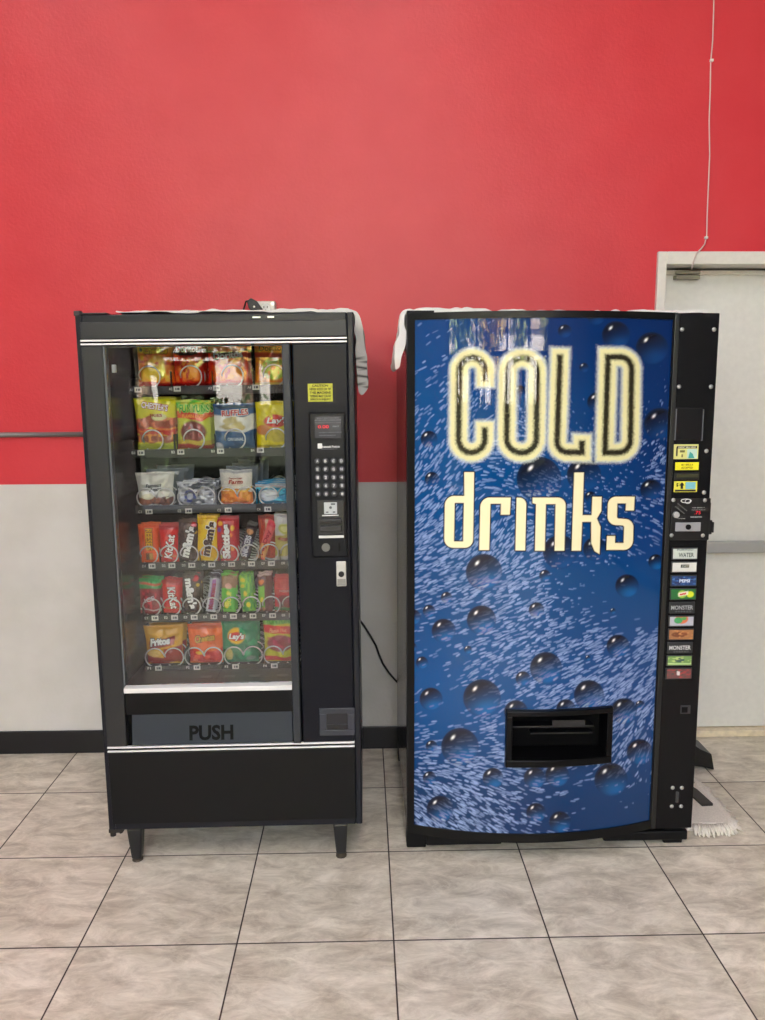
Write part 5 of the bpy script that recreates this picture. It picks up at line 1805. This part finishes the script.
def onfloor(px, py, Z=0.0):
    d = FW + RT * (px - 382.5) / F - UP * (py - 510) / F
    t = (Z - CH) / d[2]
    return d[0] * t, d[1] * t


outl = [(694, 778), (700, 783), (709, 793), (717, 802), (726, 812), (735, 822), (736.5, 828), (730, 831.5), (712, 832), (694, 831.5)]
P2 = [onfloor(a_, b_, .015) for a_, b_ in outl]
# hidden left part continues behind the machine side
P2 = P2 + [(P2[-1][0] - .04, P2[-1][1] + .01), (P2[0][0] - .04, P2[0][1] - .01)]
mop = thing('dust_mop', 'white string dust mop head on the floor beside the drinks machine', 'mop', (P2[4][0] - .04, P2[4][1] + .05, 0))
# put it clear of the cabinet: cabinet right side is dX1
cxm_ = sum(p[0] for p in P2[:10]) / 10
cym_ = sum(p[1] for p in P2[:10]) / 10
inn = [(max(p[0] + (cxm_ - p[0]) * .12, dX1 + .006), p[1] + (cym_ - p[1]) * .12) for p in P2]
mb = MB()
k = len(inn)
mb.v += [(x, y, .004) for x, y in inn] + [(x + (cxm_ - x) * .15, y + (cym_ - y) * .15, .030) for x, y in inn]
mb.f.append(tuple(range(k - 1, -1, -1)))
mb.f.append(tuple(k + i for i in range(k)))
for i in range(k):
    j = (i + 1) % k
    mb.f.append((i, j, k + j, k + i))
MOPM = mat('cotton_yarn', (228, 222, 210), .95, 0, .8, 160, .1, var=.08)
mb.build('mop_pad', MOPM, mop)
# fringe strands around the visible rim
fs = MB()
for seg_i in range(0, 9):
    a_, b_ = Vector((*P2[seg_i], 0)), Vector((*P2[seg_i + 1], 0))
    nseg = max(int((b_ - a_).length / .0042), 2)
    for q in range(nseg):
        p = a_.lerp(b_, (q + random.random() * .5) / nseg)
        ctr = Vector((cxm_, cym_, 0))
        # direction outward of the rim
        e = (b_ - a_).normalized()
        nrm = Vector((e.y, -e.x, 0))
        if nrm.dot(p - ctr) < 0:
            nrm = -nrm
        if p.x < dX1 + .006:
            continue
        st_ = p - nrm * .028
        st_.z = .026 + random.random() * .006
        md = p - nrm * .006 + e * random.uniform(-.004, .004)
        md.z = .018
        en = p + nrm * (random.uniform(.0, .016) + (.016 if (q // 3) % 2 else 0) * (seg_i < 6)) + e * random.uniform(-.006, .006)
        en.z = .003
        for q_ in (st_, md, en):
            q_.x = max(q_.x, dX1 + .006)
        fs.tube([st_, md, en], [.0036, .0036, .0026], 5)
fr2 = fs.build('string_fringe', MOPM, mop, smooth=True)
fr2['kind'] = 'stuff'
hp = [(692, 787), (697, 790), (713, 804.5), (702, 805), (692, 796)]
hp3 = [onfloor(a_, b_, .036) for a_, b_ in hp]
hp3 = [(max(x, dX1 + .004), y) for x, y in hp3]
MB().prism(hp3, 2, .031, .040).build('mop_frame', mat('mop_frame_dark', (48, 44, 42), .5), mop)
offset_children(mop)
# dustpan flap, black
dp = thing('dustpan', 'black plastic dustpan poking out behind the drinks machine near the door', 'dustpan', (dX1 + .05, 3.2, 0))
YQ = 3.16
pp_ = [at(a_, b_, YQ) for a_, b_ in ((690, 740), (697, 745), (708, 750), (711.3, 766.3), (699, 763), (690, 762))]
pp_ = [(max(x, dX1 + .01), z) for x, z in pp_]
zmin_ = min(z for _, z in pp_)
dpo = MB()
n = len(pp_)
dpo.v += [(x, YQ - .03 + (z - zmin_) * -.1, z - zmin_ + .001) for x, z in pp_] + [(x, YQ + .10, z - zmin_ + .001) for x, z in pp_]
pp_z = pp_
dpo.f = [tuple(reversed(range(n))), tuple(n + i for i in range(n))] + [(i, (i + 1) % n, n + (i + 1) % n, n + i) for i in range(n)]
dpm = mat('dustpan_black', (16, 18, 20), .4)
dpo.build('pan', dpm, dp, bevel=.003)
hx_ = dX1 + .012
MB().tube([(hx_, YQ + .04, .10), (hx_ - .004, YQ + .10, .5), (hx_ - .006, YQ + .17, .85)], .009, 10).build('handle', dpm, dp, smooth=True)
offset_children(dp)

# ================================================================ OUTDOORS beyond the storefront (seen in reflections)
struct(MB().box(-40, 40, -60, RY0 - .2, -.15, -.05).build('ground', mat('asphalt', (74, 74, 74), .9, var=.1, scale=3)))
bd = thing('building', 'pale stucco building across the street seen in the glass reflections', 'building', (2, -30, 0))
BS = mat('stucco', (236, 232, 222), .9)
MB().box(-16, 20, -34, -28, -.05, 4.2).build('wall', BS, bd)
MB().box(-16.3, 20.3, -34.2, -27.8, 4.2, 4.6).build('cornice', mat('cornice', (190, 176, 156), .8), bd)
for i in range(7):
    x = -13 + i * 4.6
    f_ = MB().box(x, x + 2.4, -28.06, -28.0, 1.0, 3.0).build('window', mat('dark_window', (50, 60, 70), .2), bd)
offset_children(bd)


def tree(x, y, h, r, seed, lb):
    rd = random.Random(seed)
    t = thing('tree', lb, 'tree', (x, y, -.05), 'street trees')
    pts_ = [(x, y, -.05), (x + rd.uniform(-.1, .1), y, h * .3), (x + rd.uniform(-.2, .2), y, h * .6), (x, y, h * .8)]
    MB().tube(pts_, [.2, .16, .12, .06], 8).build('trunk', mat('bark', (110, 92, 74), .9), t, smooth=True)
    lv = MB()
    for k in range(1500):
        a_, b_, c_ = [max(-1, min(1, rd.gauss(0, .45))) for _q in range(3)]
        p = Vector((x + a_ * r, y + b_ * r, h * .72 + c_ * h * .3))
        s_ = rd.uniform(.1, .24)
        d1 = Vector((rd.gauss(0, 1), rd.gauss(0, 1), rd.gauss(0, 1))).normalized()
        d2 = d1.cross(Vector((rd.gauss(0, 1), rd.gauss(0, 1), rd.gauss(0, 1)))).normalized()
        n_ = len(lv.v)
        lv.v += [tuple(p - d1 * s_), tuple(p + d2 * s_ * .5), tuple(p + d1 * s_), tuple(p - d2 * s_ * .5)]
        lv.f.append((n_, n_ + 1, n_ + 2, n_ + 3))
    cr_o = lv.build('crown', mat('leaves_%d' % (seed % 3), [(170, 174, 84), (204, 180, 96), (150, 166, 92)][seed % 3], .7), t, fix=False)
    offset_children(t)


for i, (x, y, h, r) in enumerate(((-8.2, -13, 6.0, 1.4), (-4.6, -12, 5.0, 1.3), (-2.9, -15.8, 6.0, 1.2), (-1.5, -12.2, 5.0, 1.2), (1.3, -13.6, 5.6, 1.1), (5.0, -15.5, 5.2, 1.2), (6.8, -12, 6.2, 1.5), (-11.5, -6, 5.6, 1.5), (-12, -1.5, 5.2, 1.4), (-10.5, 3, 5.8, 1.4))):
    tree(x, y, h, r, 100 + i, 'leafy street tree outside the storefront, seen only in reflections')

for nm, (hx0_, hx1_, hy0_, hy1_), lb in (('hedge', (-8.5, 14, -9.6, -8.6), 'dark clipped hedge added outside the front windows to cut off low reflections'), ('hedge', (-9.6, -8.7, -9.6, 6), 'dark clipped hedge added outside the side windows to cut off low reflections')):
    hb = MB()  # hedges are added to keep reflections dark below eye level
    rd = random.Random(3)
    t = thing(nm, lb, 'hedge', ((hx0_ + hx1_) / 2, (hy0_ + hy1_) / 2, -.05))
    MB().box(hx0_ + .1, hx1_ - .1, hy0_ + .1, hy1_ - .1, -.05, 1.42).build('branches', mat('hedge_dark', (34, 40, 26), .9), t)
    for k in range(2600):
        p = Vector((rd.uniform(hx0_, hx1_), rd.uniform(hy0_, hy1_), rd.uniform(0, 1.56)))
        d1 = Vector((rd.gauss(0, 1), rd.gauss(0, 1), rd.gauss(0, 1))).normalized()
        d2 = d1.cross(Vector((rd.gauss(0, 1), rd.gauss(0, 1), rd.gauss(0, 1)))).normalized()
        n_ = len(hb.v)
        hb.v += [tuple(p - d1 * .1), tuple(p + d2 * .05), tuple(p + d1 * .1), tuple(p - d2 * .05)]
        hb.f.append((n_, n_ + 1, n_ + 2, n_ + 3))
    hb.build('foliage', mat('hedge_leaf', (52, 66, 34), .8), t, fix=False)
    offset_children(t)

# ================================================================ LIGHT
wd = bpy.data.worlds.new('sky')
SC.world = wd
wd.use_nodes = True
nt = wd.node_tree
bg = nt.nodes['Background']
sk = nt.nodes.new('ShaderNodeTexSky')
sk.sky_type = 'NISHITA'
sk.sun_disc = False
sk.sun_elevation = math.radians(48)
sk.sun_rotation = math.radians(0)
sk.air_density = 1.0
sk.dust_density = 3.0
mxw = nt.nodes.new('ShaderNodeMixRGB')
mxw.inputs['Fac'].default_value = .55
mxw.inputs['Color2'].default_value = (9.0, 8.85, 9.5, 1)
nt.links.new(sk.outputs[0], mxw.inputs['Color1'])
nt.links.new(mxw.outputs[0], bg.inputs['Color'])
bg.inputs['Strength'].default_value = 1.5
sun = bpy.data.lights.new('sun', 'SUN')
sun.energy = 85
sun.angle = .01
sun.color = (1, .96, .9)
so2 = bpy.data.objects.new('sun', sun)
COL.objects.link(so2)
so2.rotation_euler = (math.radians(-42), 0, math.radians(14))    # from behind the wall: lights the street, not the room
pt = bpy.data.lights.new('window_portal', 'AREA')
pt.shape = 'RECTANGLE'
pt.size = wx[-1] - wx[0]
pt.size_y = HEAD - SILL
pt.cycles.is_portal = True
po = bpy.data.objects.new('window_portal', pt)
COL.objects.link(po)
po.location = ((wx[0] + wx[-1]) / 2, RY0 - .2, (SILL + HEAD) / 2)
po.rotation_euler = (math.radians(90), 0, 0)
pt2 = bpy.data.lights.new('side_window_portal', 'AREA')
pt2.shape = 'RECTANGLE'
pt2.size = HEAD - SILL
pt2.size_y = LWY[-1] - LWY[0]
pt2.cycles.is_portal = True
po = bpy.data.objects.new('side_window_portal', pt2)
COL.objects.link(po)
po.location = (RX0 - .2, (LWY[0] + LWY[-1]) / 2, (SILL + HEAD) / 2)
po.rotation_euler = (0, math.radians(-90), 0)

# ceiling strips out of view, added to brighten floor, wall and machine gap
for i, (x, ya, yb_, lb) in enumerate(((.24, -3.6, .7, 'long unseen ceiling strip light added above the space before the machines'), (-2.5, -3.6, .7, 'long unseen ceiling strip light added near the side windows'))):
    t = thing('added_strip_light', lb, 'ceiling light', (x, (ya + yb_) / 2, CZ), 'added ceiling strip lights')
    MB().box(x - .16, x + .16, ya, yb_, CZ - .05, CZ).build('light_frame', WHT, t)
    MB().box(x - .14, x + .14, ya + .02, yb_ - .02, CZ - .06, CZ - .0505).build('diffuser', mat('light_diffuser', (255, 250, 240), .5, emit=(255, 248, 252), es=27), t)
    offset_children(t)

SC.view_settings.view_transform = 'Standard'
SC.view_settings.look = 'None'
SC.view_settings.gamma = 1
SC.view_settings.exposure = 0.06
SC.view_settings.use_curve_mapping = False
SC.cycles.use_denoising = True
SC.cycles.max_bounces = 10
SC.cycles.transparent_max_bounces = 16
SC.cycles.sample_clamp_indirect = 6
SC.cycles.caustics_reflective = False
SC.cycles.caustics_refractive = False
